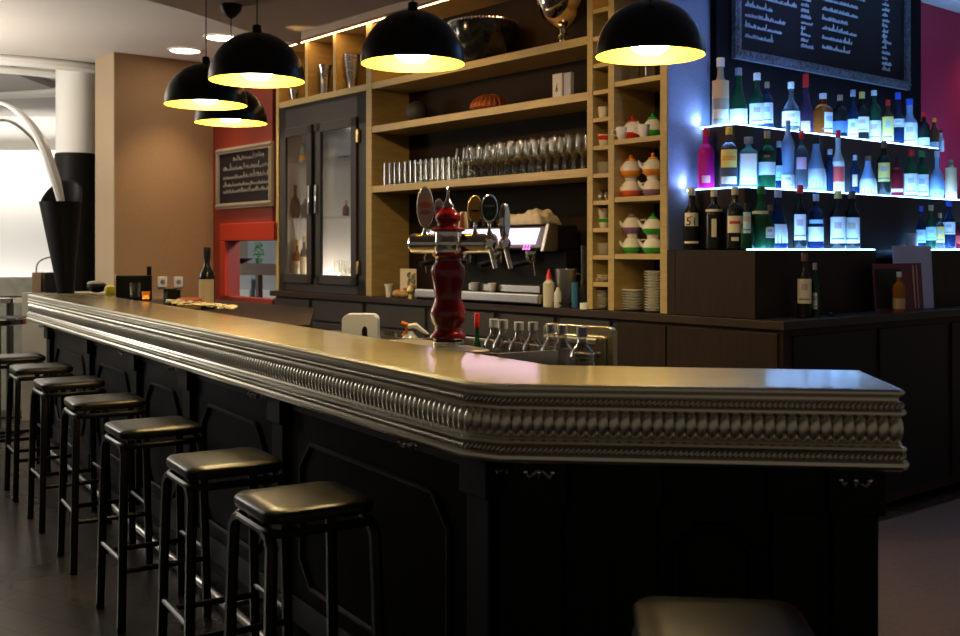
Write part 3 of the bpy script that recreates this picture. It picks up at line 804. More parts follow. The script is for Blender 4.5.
place(862, 92, 3, 14, 'round', 'dark', 'gold', 'dark bottle with gold cap and cream label in the top tier middle', ('cream', .2, .50), s=(sV3 + sW) / 2 - .03)
place(874, 90.5, 3, 14, 'round', 'dgreen', 'white', 'dark green bottle with white cap and arched glowing label, top tier', ('white', .05, .42), caph=.1)
place(888, 100, 3, 11, 'round', 'brown', 'red', 'bottle with long pale yellow label before the blue-capped pair, top tier', ('yellow', .08, .62))
place(898, 92.5, 3, 12, 'slim', 'blue', 'blue', 'blue-capped blue glass bottle with square white label, top tier right', ('white', .35, .5))
place(909.5, 99, 3, 15, 'slim', 'frost', 'blue', 'blue-capped frosted white bottle, widest of the right top tier', ('white', .06, .5))
place(924, 112, 3, 11, 'round', 'dark', 'red', 'dark bottle with red and white cap near the end of the top tier', ('lblue', .1, .3))
place(934, 118, 3, 9, 'wine', 'brown', 'orange', 'thin brown bottle with orange cap near the end of the top tier', ('lblue', .08, .25))
place(941, 130, 3, 6, 'slim', 'white', 'black', 'tiny white miniature bottle at the very end of the top tier', None)
# ---- on the counter in front of the box
def cplace(px, ptop, wpx, s, *a, **k):
    d = d_at(px, s); p = W(s, d); ztop = CH - (ptop - HY) / F * p.y
    return bottle(Vector((p.x, p.y, CBZ + .001)), wpx / 2 / F * p.y, ztop - CBZ, *a, **k)
cplace(804.5, 253, 14, -.085, 'wine', 'dark', 'brown', 'dark wine bottle with cream label standing on the counter below the tiers', ('cream', .22, .60), group='bottles on the counter')
cplace(815, 263, 9, -.075, 'wine', 'dgreen', 'grey', 'slim green bottle with narrow grey-white label beside the counter wine bottle', ('white', .15, .45), group='bottles on the counter', arc=.5)
cplace(899, 272, 12, -.035, 'round', 'orange', 'white', 'small orange liqueur bottle with white cap before the crimson menu', ('tan', .08, .34), group='bottles on the counter')
# menus and paper
def slab(name, label, cat, px0, px1, py_t, s, mt, tilt=.07, th=.006, frame=None):
    d0_, d1_ = d_at(px0, s), d_at(px1, s)
    p = W(s, d0_); zt_ = z_at(py_t, s, d0_)
    t = thing(name, label, cat, W(s, d0_, CBZ + .001), BROT)
    M = Matrix.Rotation(-tilt, 4, 'Y')
    h = (zt_ - CBZ) / math.cos(tilt)
    MB().box(-th, 0, 0, d1_ - d0_, 0, h, 0, M).build('sheet', mt, t, smooth=False)
    if frame: MB().box(.0002, .002, (d1_ - d0_) * .80, (d1_ - d0_) * .83, .01, h - .01, 0, M).box(.0002, .002, (d1_ - d0_) * .88, (d1_ - d0_) * .90, .01, h - .01, 0, M).box(.0002, .002, .01, (d1_ - d0_) * .55, .02, h - .03, 1, M).build('print', [labm('tan'), BLACKM], t, smooth=False)
    return t
slab('menu_board', 'crimson menu folder with black panel standing on the counter', 'menu', 876, 924, 264, -.075, mat('crimson_cover', (.16, .012, .03), .5), frame=True)
slab('paper_sheet', 'pale lilac paper sheet leaning behind the crimson menu', 'paper', 896, 934, 246, -.125, mat('lilac_paper', (.62, .58, .68), .8), tilt=.05)
o = MB().ell((0, 0, .012), (.022, .02, .012), 12, 8).build('glass_ashtray', mat('glass_blue', *((.05, .16, .50),)), None); at(o, W(-.05, d_at(830, -.05), CBZ + .001))
tag(o, 'small blue glass dish on the counter right of the wine bottle', 'dish')

# ================================================================== BLACKBOARDS
def scribble(w, rows, M, mb, h, seed, thick=.0035, gap=.35):
    rnd = random.Random(seed)
    for (x0, x1, z) in rows:
        x = x0
        while x < x1:
            wl = rnd.uniform(.4, 1.3) * h * 2.6
            n = int(wl / (h * .22)) + 2; pts = []
            for i in range(n):
                zz = z + (h * .42 if i % 2 else -.0) * rnd.uniform(.5, 1.5) * (2 if rnd.random() < .14 else 1)
                pts.append((x + i * h * .22, 0, zz))
            mb.tube([(p[0], -.002, p[2]) for p in pts], thick, 3, M=M)
            x += wl + h * gap
def blackboard(name, label, loc, rz, w, h, rows, th, fmat, fw, seed, lh, chalk=None):
    t = thing(name, label, 'blackboard', loc, rz)
    MB().box(0, w, -.012, 0, 0, h).build('slate', BBOARD, t, smooth=False)
    mb = MB()
    for (x0, x1, z0, z1) in ((-fw, w + fw, -fw, 0), (-fw, w + fw, h, h + fw), (-fw, 0, 0, h), (w, w + fw, 0, h)):
        mb.box(x0, x1, -.03, 0, z0, z1)
        # carved twist
        L_ = max(x1 - x0, z1 - z0); n = int(L_ / (fw * .55))
        for i in range(n):
            t_ = (i + .5) / n
            if x1 - x0 > z1 - z0: c = (x0 + (x1 - x0) * t_, -.032, (z0 + z1) / 2)
            else: c = ((x0 + x1) / 2, -.032, z0 + (z1 - z0) * t_)
            mb.ell(c, (fw * .20, .010, fw * .42), 6, 4, 0, Matrix.Rotation(.7, 3, 'Y'))
    mb.build('frame', fmat, t, ang=40)
    mb = MB(); scribble(w, rows, Matrix.Translation((0, -.013, 0)), mb, lh, seed, th); mb.build('chalk_writing', chalk or CHALK, t)
    return t
# big one on bottle wall (faces the room on the V side)
sf = sW + .002
dA, dB = d_at(737, sf), d_at(902, sf)
zb_ = z_at(50, sf, dA) ; 
wb = dB - dA; hb = 1.0
rows = []
for k in range(14):
    z = .08 + k * .060
    rows.append((wb * .03, wb * (.16 + .13 * random.random()), z))
    if k: rows.append((wb * .46, wb * (.60 + .12 * random.random()), z - .03))
for k in range(24):
    rows.append((wb * .335, wb * .35, .09 + k * .036)); rows.append((wb * .845, wb * .86, .05 + k * .036))
# orientation: local x along v (to the right), facing +s
blackboard('menu_blackboard', 'large framed blackboard with chalk drinks list above the bottle tiers', W(sf + .002, dA, zb_), BROT + PI / 2, wb, hb, rows, .0042, BFRAME, .055, 3, .036)
# small one on red wall
dr_ = dr - .002
sa, sb = s_at(221, dr_), s_at(272.5, dr_)
z0_, z1_ = z_at(204, s_at(221, dr_), dr_), z_at(155, s_at(221, dr_), dr_)
wb = sb - sa; hb = z1_ - z0_
rows = [(wb * .28, wb * .78, hb * .83)] + [(wb * .08, wb * .95, hb * q) for q in (.65, .48, .33, .2)]
blackboard('wall_blackboard', 'smaller blackboard with twisted pale frame on the red wall', W(sa, dr_, z0_), BROT, wb - .02, hb, rows, .0055, mat('rope_frame', (.30, .25, .18), .6), .05, 5, .06, mat('dull_chalk', (.22, .21, .19), .8))

# ================================================================== GLASSES ON THE RACK SHELF
zg = zsh3 + .026
def wineglass():
    mb = MB()
    mb.lathe([(.033, 0), (.033, .002), (.006, .006), (.0042, .012), (.004, .085), (.008, .092), (.026, .108), (.036, .130), (.037, .150), (.033, .185), (.030, .212)], 14, caps=False)
    return mb.build('wine_glass', TGLASS, ang=80)
def tumbler():
    mb = MB()
    mb.lathe([(.0005, .004), (.026, .004), (.026, .0), (.0275, .0), (.030, .165), (.0285, .165), (.0255, .012), (.0005, .012)], 14, caps=False)
    return mb.build('highball_glass', TGLASS, ang=60)
WL = 'clear stemmed wine glass in the packed rows on the oak rack shelf'
TL = 'clear straight highball glass in the packed rows at the rack shelf left end'
WLB = 'tall clear wine glass standing out behind the packed rows on the rack shelf'
w0 = tumbler(); first = True
sa = st(371.5) + .12
for i in range(13):
    for j in range(3):
        o = w0 if first else w0.copy()
        if not first: COL.objects.link(o)
        first = False
        s = sa + i * .066 + random.uniform(-.003, .003); d = .06 + j * .085
        at(o, W(s, d, zg), random.random() * 6); tag(o, TL, 'glass', 'highball glasses on the rack shelf')
w0 = wineglass(); first = True
sa2 = sa + 13 * .066 + .03; n = int((st(587) - .05 - sa2) / .078)
for i in range(n + 1):
    for j in range(3):
        o = w0 if first else w0.copy()
        if not first: COL.objects.link(o)
        first = False
        s = sa2 + i * .078; d = .055 + j * .088
        at(o, W(s, d, zg), random.random() * 6)
        tag(o, WL, 'glass', 'wine glasses on the rack shelf')
big = MB().lathe([(.036, 0), (.036, .002), (.006, .007), (.0042, .012), (.0042, .12), (.010, .128), (.034, .15), (.043, .18), (.041, .22), (.033, .265)], 14, caps=False).build('wine_glass', TGLASS, ang=80)
first = True
for i in range(13):
    o = big if first else big.copy()
    if not first: COL.objects.link(o)
    first = False
    s = st(436) + i * (st(584) - st(436)) / 13
    at(o, W(s, .318, zg), 0); tag(o, WLB, 'glass', 'tall wine glasses at the back of the rack shelf')

# ================================================================== TOP SHELF ITEMS
zT = zt1 + .026
def fat(px, d): return s_at(px, d)
# black bowl with bright rim
s = fat(483, .115); p = W(s, .115, zT); R = 35 / F * p.y
t = MB().lathe([(.3 * R, 0), (.5 * R, .01), (.80 * R, .085), (.97 * R, .19), (R, .255), (.98 * R, .26), (.94 * R, .25), (.75 * R, .09), (.0005, .03)], 40, caps=True).build('serving_bowl', mat('black_glaze', (.005, .005, .005), .14, noise=(18, (.018, .018, .018), (1, 1, 1))))
at(t, p); tag(t, 'large shiny black bowl with beaded silver rim on the top shelf', 'bowl')
mb = MB()
for k in range(60):
    a = 2 * PI * k / 60; mb.ell((R * .98 * math.cos(a), R * .98 * math.sin(a), .262), (.011, .011, .010), 6, 4)
mb.build('beaded_rim', CHROME, t)
# big glass goblet
s = fat(563, .16); p = W(s, .16, zT)
MS = mat('mercury_glass', (.75, .70, .62), .10, 1.0, noise=(9, (.35, .30, .25), (1, 1, 1)))
t = MB().lathe([(.085, 0), (.088, .008), (.03, .02), (.022, .05), (.035, .07), (.022, .09), (.024, .12), (.06, .14), (.125, .19), (.165, .27), (.175, .36), (.165, .46), (.170, .47), (.16, .46), (.0005, .20)], 36).build('goblet_vase', MS)
at(t, p); tag(t, 'large silvery footed glass goblet vase on the top shelf', 'vase')
# small vases in lit compartments
def vase(px, hpx, wpx, kind, lab, d=.12, tilt=0):
    s = fat(px, d); p = W(s, d, zT); H = hpx / F * p.y; R = wpx / 2 / F * p.y
    pr = [(R * .8, 0), (R * .7, H * .2), (R * .62, H * .5), (R * .8, H * .8), (R * 1.05, H), (R * .95, H), (R * .5, H * .4), (.0005, H * .12)]
    if kind: pr = [(R * .55, 0), (R * .6, H * .3), (R * .85, H * .7), (R, H), (R * .9, H), (.0005, H * .15)]
    o = MB().lathe(pr, 20).build('glass_vase', mat('crystal', (.70, .72, .74), .12, .75, noise=(25, (.2, .2, .2), (1, 1, 3))))
    at(o, p); tag(o, lab, 'vase', 'vases in the lit top compartments'); return o
vase(325, 31, 14, 0, 'waisted crystal vase in the middle lit compartment')
vase(352, 36, 18, 1, 'flared crystal vase leaning in the right lit compartment')
vase(294, 14, 10, 1, 'small crystal tumbler vase in the left lit compartment')
# second shelf: black ball, wicker, frames
zS = zsh2 + .026
s = fat(417, .15); p = W(s, .15, zS); R = 11 / F * p.y
t = MB().lathe([(.3 * R, 0), (.55 * R, .1 * R), (.92 * R, .55 * R), (R, R), (.92 * R, 1.42 * R), (.65 * R, 1.78 * R), (.3 * R, 1.95 * R), (.2 * R, 1.9 * R)], 28).build('ball_vase', mat('black_stoneware', (.03, .027, .026), .6)); at(t, p)
tag(t, 'round matt black ball vase on the second shelf', 'vase')
s = fat(490, .14); p = W(s, .14, zS); R = 20 / F * p.y
mb = MB()
mb.lathe([(R * .75, 0), (R, .02), (R * .95, .045), (R * .6, .085), (R * .2, .105), (.001, .108)], 26)
for k in range(12):
    a = PI * k / 12; mb.tube([(R * 1.0 * math.cos(a) * math.cos(q), R * math.sin(a) * math.cos(q), .02 + .092 * math.sin(q)) for q in [PI * i / 10 for i in range(11)]], .004, 5)
t = mb.build('wicker_basket', mat('orange_wicker', (.42, .12, .03), .4)); at(t, p); tag(t, 'low dome of orange-brown wicker on the second shelf', 'basket')
def picframe(px0, px1, hpx, d, lab, face, zz, rz=.0, art=None, th=.03):
    s0, s1 = fat(px0, d), fat(px1, d); p = W(s0, d, zz); H = hpx / F * p.y; w_ = s1 - s0
    t = thing('picture_frame', lab, 'picture frame', p, BROT + rz)
    MB().box(0, w_, 0, th, 0, H).build('frame', face, t, smooth=False, bevel=.002)
    if art is not None:
        mb = MB(); mb.box(w_ * .1, w_ * .9, -.002, 0, H * .07, H * .93); mb.build('picture', art, t, smooth=False)
        mb = MB()
        for (x, z, a, l) in ((.35, .30, .5, .3), (.45, .38, 1.2, .35), (.55, .30, 2.0, .25), (.40, .25, .1, .3)):
            mb.tube([(w_ * x, -.003, H * z), (w_ * (x + l * math.cos(a) * .6), -.003, H * (z + l * math.sin(a) * .6))], .003, 5)
        mb.build('sketch', BLACKM, t)
    return t
picframe(552.5, 562, 24, .04, 'white picture card with dark bird-like sketch on the second shelf', mat('pale_frame', (.55, .52, .48), .5), zS, 0, mat('pale_art', (.60, .57, .53), .6))
picframe(563.5, 570.5, 24, .05, 'plain pale blue-grey frame right beside the sketch card', mat('blue_grey_frame', (.34, .35, .44), .5), zS, 0)

# ================================================================== CUBBY CONTENTS
def teapot(px, zb, d, band, lab, body_h=.075, stack=False, cups=True, lidc=None, R=.058, flip=1, lid=True):
    """tea-for-one set: cup below, pot above; band colour"""
    s = fat(px, d); p = W(s, d, zb)
    t = thing('teapot', lab, 'teapot', p, math.atan2(p.y, p.x) - PI / 2, 'patterned teapots in the cubbyholes')
    bm = mat('glaze_' + band, {'red': (.60, .03, .03), 'green': (.04, .38, .06), 'orange': (.90, .34, .03), 'purple': (.28, .14, .30), 'coral': (.82, .14, .06)}[band], .2)
    z = 0
    h = body_h
    MB().lathe([(R * .62, 0), (R * .66, h * .03), (R * .90, h * .14), (R * 1.0, h * .30), (R * 1.02, h * .44), (R * .94, h * .62), (R * .74, h * .82), (R * .5, h * .97), (.0005, h * 1.0)], 24).build('pot_body', PORC, t)
    MB().lathe([(R * .69, h * .03), (R * .915, h * .14), (R * 1.015, h * .30), (R * 1.03, h * .38)], 24, caps=False).build('painted_band', bm, t)
    MB().tube([(-R * .8 * flip, 0, h * .45), (-R * 1.2 * flip, 0, h * .62), (-R * 1.42 * flip, 0, h * .92)], .01, 8, rs=[.014, .010, .006]).build('spout', PORC, t)
    MB().tube([(R * .85 * flip, 0, h * .8), (R * 1.35 * flip, 0, h * .85), (R * 1.5 * flip, 0, h * .5), (R * 1.2 * flip, 0, h * .25), (R * .85 * flip, 0, h * .3)], .006, 8).build('handle', PORC, t)
    if not lid:
        MB().lathe([(R * .5, h * .965), (R * .58, h * 1.0), (R * .60, h * 1.14), (.0005, h * 1.145)], 18).build('cup_rim', PORC, t); return t
    MB().lathe([(R * .5, h * .99), (R * .45, h * 1.08), (.012, h * 1.14), (.008, h * 1.2), (.013, h * 1.28), (.0005, h * 1.36)], 16).build('lid', bm if lidc is None else lidc, t)
    return t
zA = [z + .0155 for z in widez]   # boards at px 22.5, 81, 140, 198.7, 256.6
dC = .10
teapot(633, zA[2], dC, 'red', 'white teapot with red band and red lid in the upper cubbyhole', .105, R=.064)
teapot(653, zA[2], dC, 'green', 'white teapot with green band beside the red-banded one', .105, R=.062)
def stack(px, zb, cols, labs_, R=.06, h=.085, d=.10):
    z = zb
    for c, l in zip(cols, labs_):
        teapot(px, z, d, c, l, h, R=R, lidc=None if l.find('top') >= 0 else PORC, lid=l.find('top') >= 0)
        z += h * 1.16
stack(631, zA[3], ['coral', 'orange'], ['coral-footed white cup pot at the bottom of the left middle stack', 'white teapot with orange band on top of the left middle stack'], h=.098, R=.062)
stack(653, zA[3], ['purple', 'orange'], ['purple-banded white cup pot at the bottom of the right middle stack', 'white teapot with orange band on top of the right middle stack'], h=.098, R=.058)
stack(632, zA[4], ['green', 'purple'], ['green-banded white cup pot at the bottom of the left lower stack', 'white teapot with purple band on top of the left lower stack'], h=.098, R=.056)
stack(653, zA[4], ['green', 'green'], ['green-banded white cup pot at the bottom of the right lower stack', 'white teapot with green band and lid on top of the right lower stack'], h=.092, R=.058)
def mug(px, zb, band, lab, d=.10, R=.036, h=.07, grp='cups in the cubbyholes'):
    s = fat(px, d); p = W(s, d, zb)
    t = MB().lathe([(R * .6, 0), (R * .65, .004), (R * .9, h * .4), (R, h), (R * .93, h), (R * .8, h * .4), (.0005, h * .15)], 18).build('tea_cup', PORC)
    at(t, p, math.atan2(p.y, p.x) - PI / 2); tag(t, lab, 'cup', grp)
    MB().tube([(-R * .85, 0, h * .85), (-R * 1.5, 0, h * .8), (-R * 1.6, 0, h * .45), (-R * .75, 0, h * .3)], .0045, 6).build('handle', PORC, t)
    if band: MB().lathe([(R * .93, h * .55), (R * 1.02, h * .60), (R * 1.04, h * .88), (R * 1.0, h * .9)], 18, caps=False).build('painted_band', mat('band_' + band, {'red': (.60, .03, .03), 'green': (.04, .38, .06)}[band], .2), t)
    return t
mug(622, zA[2], None, 'white cup with ring handle before the red-banded teapot', d=.035)
mug(644, zA[2], None, 'white cup with ring handle before the green-banded teapot', d=.035)
# bright glasses on board above
for px, l in ((625, 'short clear tumbler at left under the rightmost lamp'), (634, 'short clear tumbler in the middle under the rightmost lamp'), (650, 'short clear tumbler at right under the rightmost lamp')):
    p = W(fat(px, .09), .09, zA[1]); o = MB().lathe([(.0005, .006), (.028, .006), (.028, 0), (.031, 0), (.036, .085), (.033, .085), (.028, .012)], 16, caps=False).build('tumbler', TGLASS, ang=60)
    at(o, p); tag(o, l, 'glass', 'tumblers in the upper cubbyhole')
zN = [z + .0135 for z in narrowz]     # 10,37.5,65,92,119.5,147.5,175.5,202.7,230,257.5,284.5
mug(603, zN[4], None, 'white cup with small spout-like handle in the narrow cubbyhole', d=.08)
mug(604, zN[5], 'red', 'white cup with red band in the narrow cubbyhole', d=.08)
mug(604, zN[8], 'green', 'white cup with green spot, lower of two stacked in the narrow cubbyhole', d=.08, R=.034, h=.06)
mug(603, zN[8] + .061, None, 'plain white cup, upper of two stacked in the narrow cubbyhole', d=.08, R=.034, h=.055)
for px, l in ((600, 'small shiny steel pot at left in the narrow cubbyhole'), (605, 'small shiny steel pot at right in the narrow cubbyhole')):
    o = MB().lathe([(.018, 0), (.026, .01), (.027, .05), (.022, .065), (.016, .07), (.0005, .072)], 16).build('milk_pot', CHROME); at(o, W(fat(px, .07 if px == 600 else .11), .07 if px == 600 else .11, zN[7])); tag(o, l, 'pot', 'steel pots in the narrow cubbyhole')
def plate(R):
    return MB().lathe([(R * .55, 0), (R * .6, .002), (R, .0115), (R, .0135), (R * .62, .0055), (.0005, .0045)], 24).build('saucer', PORC)
def pstack(px, zb, n, R, d, grp, where, step=.0095):
    p0 = plate(R)
    for i in range(n):
        o = p0 if i == 0 else p0.copy()
        if i: COL.objects.link(o)
        p = W(fat(px, d) , d, zb + i * step); at(o, (p.x + random.uniform(-.001, .001), p.y, p.z), 0)
        pos = 'topmost saucer of ' if i == n - 1 else ('bottom saucer of ' if i == 0 else 'white saucer within ')
        tag(o, pos + where, 'saucer', grp)
zcub = CBZ + .002
pstack(632.5, zcub, 8, .062, .09, 'saucers in the shorter wide stack', 'the shorter wide stack on the counter', .0152)
pstack(653, zcub, 15, .050, .075, 'saucers in the tall stack', 'the tall stack beside the right upright', .0155)
pstack(601, zcub, 8, .048, .08, 'saucers in the narrow bottom cubbyhole', 'the stack in the narrow bottom cubbyhole', .0140)
pstack(603, zN[10], 3, .048, .08, 'saucers in the second narrow cubbyhole', 'the low stack above the bottom cubbyhole', .0140)
pstack(603, zN[9], 6, .046, .08, 'saucers in the third narrow cubbyhole', 'the stack below the two stacked cups', .0115)
pstack(603, zN[6], 6, .046, .08, 'saucers under the red cup cubbyhole', 'the stack below the red-banded cup', .0115)

# ================================================================== GLASS CABINET CONTENTS
def cab(px, ptop, pbase, zb, w, kind, col, cap, lab, lb=None, d=.14, **k):
    s = fat(px, d); p = W(s, d); zt_ = CH - (ptop - HY) / F * p.y
    return bottle(Vector((p.x, p.y, zb)), w / 2 / F * p.y, zt_ - zb, kind, col, cap, lab, lb, group='bottles in the glass cabinet', **k)
z0c = zs[0] + .002; z1c = zs[1] + .002; z2c = zs[2] + .002
cab(303, 135, 0, z2c, 9, 'wine', 'cream', 'gold', 'gold-topped bottle on the upper shelf behind the left door', ('orange', .0, .22), caph=.3)
cab(295, 185, 0, z1c, 12, 'ball', 'dark', 'black', 'dark flask on the middle shelf behind the left door')
cab(305, 196, 0, z1c, 8, 'wine', 'brown', 'gold', 'brown bottle with gold cap on the middle shelf behind the left door')
cab(297, 240, 0, z0c + .02, 9, 'wine', 'orange', 'gold', 'amber bottle on the bottom shelf behind the left door', ('cream', .1, .5))
cab(304, 236, 0, z0c + .02, 8, 'round', 'brown', 'gold', 'brown bottle at the bottom right behind the left door', ('kraft', .1, .55))
cab(290, 242, 0, z0c + .02, 7, 'wine', 'dark', 'white', 'dark bottle at the bottom left behind the left door', ('white', .1, .3))
for i, (px, pt, zb) in enumerate(((340, 158, z2c), (345, 158, z2c), (350, 157, z2c))):
    cab(px, pt, 0, zb, 5.5, 'wine', 'dgreen', 'gold', ('left', 'middle', 'right')[i] + ' of three gold-necked small bottles behind the right door', None, caph=.3)
cab(346, 200, 0, z1c, 7, 'wine', 'red', 'gold', 'dark red bottle with gold cap on the middle shelf behind the right door', caph=.3)
gw = None
for i, px in enumerate((338, 343, 348, 353)):
    g_ = wineglass() if gw is None else gw.copy()
    if gw is not None: COL.objects.link(g_)
    else: gw = g_
    at(g_, W(fat(px, .13), .13, z0c)); tag(g_, '%s of the four stemmed glasses at the bottom behind the right door' % ('leftmost', 'second from left', 'third from left', 'rightmost')[i], 'glass', 'glasses in the glass cabinet')

# ================================================================== ESPRESSO MACHINE ON THE BACK COUNTER
m0, m1 = s_at(423, -.0), s_at(543, -.0)
wm = m1 - m0
em = thing('espresso_machine', 'wide steel espresso machine with glowing pink-white front panel on the back counter', 'espresso machine', W(m0, .0, CBZ + .001), BROT)
zp0 = z_at(250, m1, 0) - CBZ; zp1 = z_at(226, m1, 0) - CBZ
mb = MB()
MX = Matrix(((0, 0, 1, 0), (1, 0, 0, 0), (0, 1, 0, 0), (0, 0, 0, 1)))   # prism poly(y,z) extruded along x
prof_ = [(.02, zp0), (-.015, zp0 + .01), (.03, zp1), (.30, zp1 + .005), (.30, zp0)]
mb.prism(prof_, .0, wm, 0, MX); mb.build('upper_housing', STEELD, em, smooth=False, bevel=.006)
PINK = emis('pink_panel', (1.0, .66, .90), 2.2)
MB().prism([(-.018, zp0 + .035), (-.0215, zp0 + .035), (.020, zp1 - .012), (.024, zp1 - .012)], .06, wm - .05, 0, MX).build('light_panel', PINK, em, smooth=False)
MB().prism([(-.026, zp0 - .01), (.024, zp1 + .015), (.10, zp1 + .015), (.10, zp0 - .01)], wm, wm + .03, 0, MX).build('side_cheek', STEEL, em, smooth=False, bevel=.005)
MB().prism([(-.026, zp0 - .01), (.024, zp1 + .015), (.10, zp1 + .015), (.10, zp0 - .01)], -.03, 0, 0, MX).build('side_cheek', STEEL, em, smooth=False, bevel=.005)
MB().box(0, wm, .20, .31, .04, zp0).build('back_splash', mat('machine_black', (.010, .009, .008), .6, spec=.15), em, smooth=False)
tr_ = MB().box(-.02, wm + .02, -.06, .30, .015, .075).build('drip_tray', STEEL, em, smooth=False, bevel=.008)
mb = MB()
for k in range(int(wm / .03)): mb.box(.01 + k * .03, .022 + k * .03, -.05, .18, .0755, .0795)
mb.build('grille', CHROME, tr_, smooth=False)
MB().box(wm * .42, wm - .02, -.01, .16, .082, .125).build('lower_front', STEEL, em, smooth=False, bevel=.004)
for k in range(4):
    x = .16 + k * (wm - .3) / 3
    g_ = MB().lathe([(.036, zp0 - .06), (.04, zp0 - .05), (.04, zp0 - .01), (.03, zp0)], 18, 0, Matrix.Translation((x, .03, 0))).build('group_head', CHROME, em)
    MB().lathe([(.034, zp0 - .085), (.036, zp0 - .062)], 16, 0, Matrix.Translation((x, .03, 0))).tube([(x, .04, zp0 - .073), (x, -.03, zp0 - .082), (x + .015, -.15, zp0 - .10)], .018, 8, 1, rs=[.010, .017, .020]).build('filter_holder', [CHROME, BLACKM], g_)
for x in (.06, wm - .06):
    MB().tube([(x, .0, zp0 + .0), (x, -.03, zp0 - .05), (x + .01, -.02, zp0 - .16)], .006, 6).build('steam_wand', CHROME, em)
mb = MB()
for i in range(3):
    for j in range(2): mb.lathe([(.009, 0), (.009, .006)], 10, 0, Matrix.Translation((wm - .16 + i * .026, -.016 + j * .009, zp0 + .006 + j * .018)) @ Matrix.Rotation(PI / 2 - .4, 4, 'X'))
mb.build('button_panel', emis('button_glow', (.9, .25, .8), 1.5), em)
for k, (x, c_) in enumerate(((.35, 'white'), (.62, 'steel'), (.80, 'white'))):
    o = MB().lathe([(.018, 0), (.024, .01), (.03, .055), (.027, .055), (.0005, .01)], 16).build('espresso_cup', mat('cup_' + c_, CAPC[c_], .2)); at(o, W(m0 + x, -.032, CBZ + .0815)); tag(o, ('white cup left under the coffee spouts', 'small steel cup in the middle under the coffee spouts', 'white cup right under the coffee spouts')[k], 'cup', 'cups on the espresso machine tray')
# cloth on top
s = fat(527, .12); mb = MB(); nx, ny = 22, 12; vs = []; fs = []
rnd = random.Random(4)
hgt = [[.015 + .035 * abs(math.sin(i * .31 + .5 * j + 1.3 * math.sin(i * .9))) + .025 * abs(math.sin(i * .8 - j * .9)) + .035 * math.exp(-((i - 15) / 3.5) ** 2) + rnd.uniform(0, .008) for j in range(ny)] for i in range(nx)]
for i in range(nx):
    for j in range(ny):
        e_ = (i in (0, nx - 1)) or (j in (0, ny - 1))
        vs.append((-.20 + i * .40 / (nx - 1) + rnd.uniform(-.006, .006), -.09 + j * .018, .0 if e_ else hgt[i][j]))
for i in range(nx - 1):
    for j in range(ny - 1): a = i * ny + j; fs.append((a, a + 1, a + ny + 1, a + ny))
o = mb.add(vs, fs).build('bar_cloth', mat('cream_cloth', (.58, .50, .36), .85), ang=180, sub=1)
so = o.modifiers.new('solid', 'SOLIDIFY'); so.thickness = .004
at(o, W(s, .13, CBZ + zp1 + .012), BROT); tag(o, 'crumpled cream cloth lying on the espresso machine', 'cloth')
ct = MB().lathe([(.014, 0), (.02, .008), (.03, .05), (.027, .05), (.0005, .006)], 12, caps=True).build('espresso_cup', mat('dark_cup', (.05, .03, .03), .12))
first = True
for i in range(7):
    o = ct if first else ct.copy()
    if not first: COL.objects.link(o)
    first = False
    zz = CBZ + zp1 + .008
    s_ = m0 + .08 + i * .08
    at(o, W(s_, .24, zz)); tag(o, 'dark espresso cup in the row at the back of the espresso machine top', 'cup', 'dark espresso cups on the espresso machine')
# things to the right of the machine
def stand(px, hpx, wpx, prof, name, m, lab, cat, d=.05, grp=None, n=20, base=CBZ + .001):
    p = W(fat(px, d), d, base); H = hpx / F * p.y; R = wpx / 2 / F * p.y
    o = MB().lathe([(max(a * R, .0005), b * H) for a, b in prof], n).build(name, m); at(o, p, math.atan2(p.y, p.x) - PI / 2); tag(o, lab, cat, grp); return o, R, H
o, R, H = stand(566, 38, 22, [(.75, 0), (.78, .03), (1, 1), (.96, 1), (.72, .06), (0, .05)], 'steel_jug', STEEL, 'open stainless steel jug on the back counter right of the machine', 'jug', .07)
MB().tube([(R * .9, 0, H * .9), (R * 1.4, 0, H * .85), (R * 1.35, 0, H * .3), (R * .8, 0, H * .25)], .005, 6).build('handle', STEEL, o)
o, R, H = stand(549, 28, 12, [(.95, 0), (1, .04), (1, .85), (.5, .95), (.4, 1)], 'squeeze_bottle', mat('cream_plastic', (.62, .58, .46), .4), 'cream squeeze bottle with red nozzle right of the espresso machine', 'squeeze bottle', -.005)
MB().lathe([(R * .6, H), (R * .5, H * 1.08), (R * .12, H * 1.35), (.0005, H * 1.37)], 12).build('nozzle', capm('red'), o)
o, R, H = stand(558, 20, 8, [(.9, 0), (1, .05), (1, .7), (.5, .9), (.4, 1)], 'sauce_bottle', mat('pale_plastic', (.60, .60, .56), .4), 'short pale bottle between squeeze bottle and steel jug', 'bottle', -.01)
o, R, H = stand(585, 62, 12, [(.8, 0), (.82, .36), (.9, .4), (.75, .5), (.8, 1), (.74, 1), (.7, .45), (0, .42)], 'glass_carafe', TGLASS, 'clear glass carafe on dark base beside the narrow cubbyholes', 'carafe', .12)
MB().lathe([(R * 1.05, 0), (R * 1.05, H * .3), (R * .8, H * .36), (.0005, H * .36)], 18).build('base', BLACKM, o)
o, R, H = stand(575, 26, 7, [(1, 0), (1, 1)], 'blue_canister', mat('blue_plastic', (.03, .14, .28), .35), 'thin dark blue canister leaning between jug and carafe', 'canister', .02)
t = thing('counter_caddy', 'dark low caddy holding bar tools before the steel jug', 'caddy', W(fat(549, -.0) + .03, 0.0, CBZ + .001), BROT)
o, R, H = stand(586, 6, 12, [(1, 0), (1, 1)], 'white_tub', WHITEP, 'short white tub at the foot of the narrow cubbyholes', 'tub', .015)
t_ = t
mb = MB(); mb.box(.03, .17, -.02, .03, 0, .008); mb.tube([(.03, -.02, .03), (.17, -.02, .03), (.17, .03, .03), (.03, .03, .03)], .004, 6, closed=True)
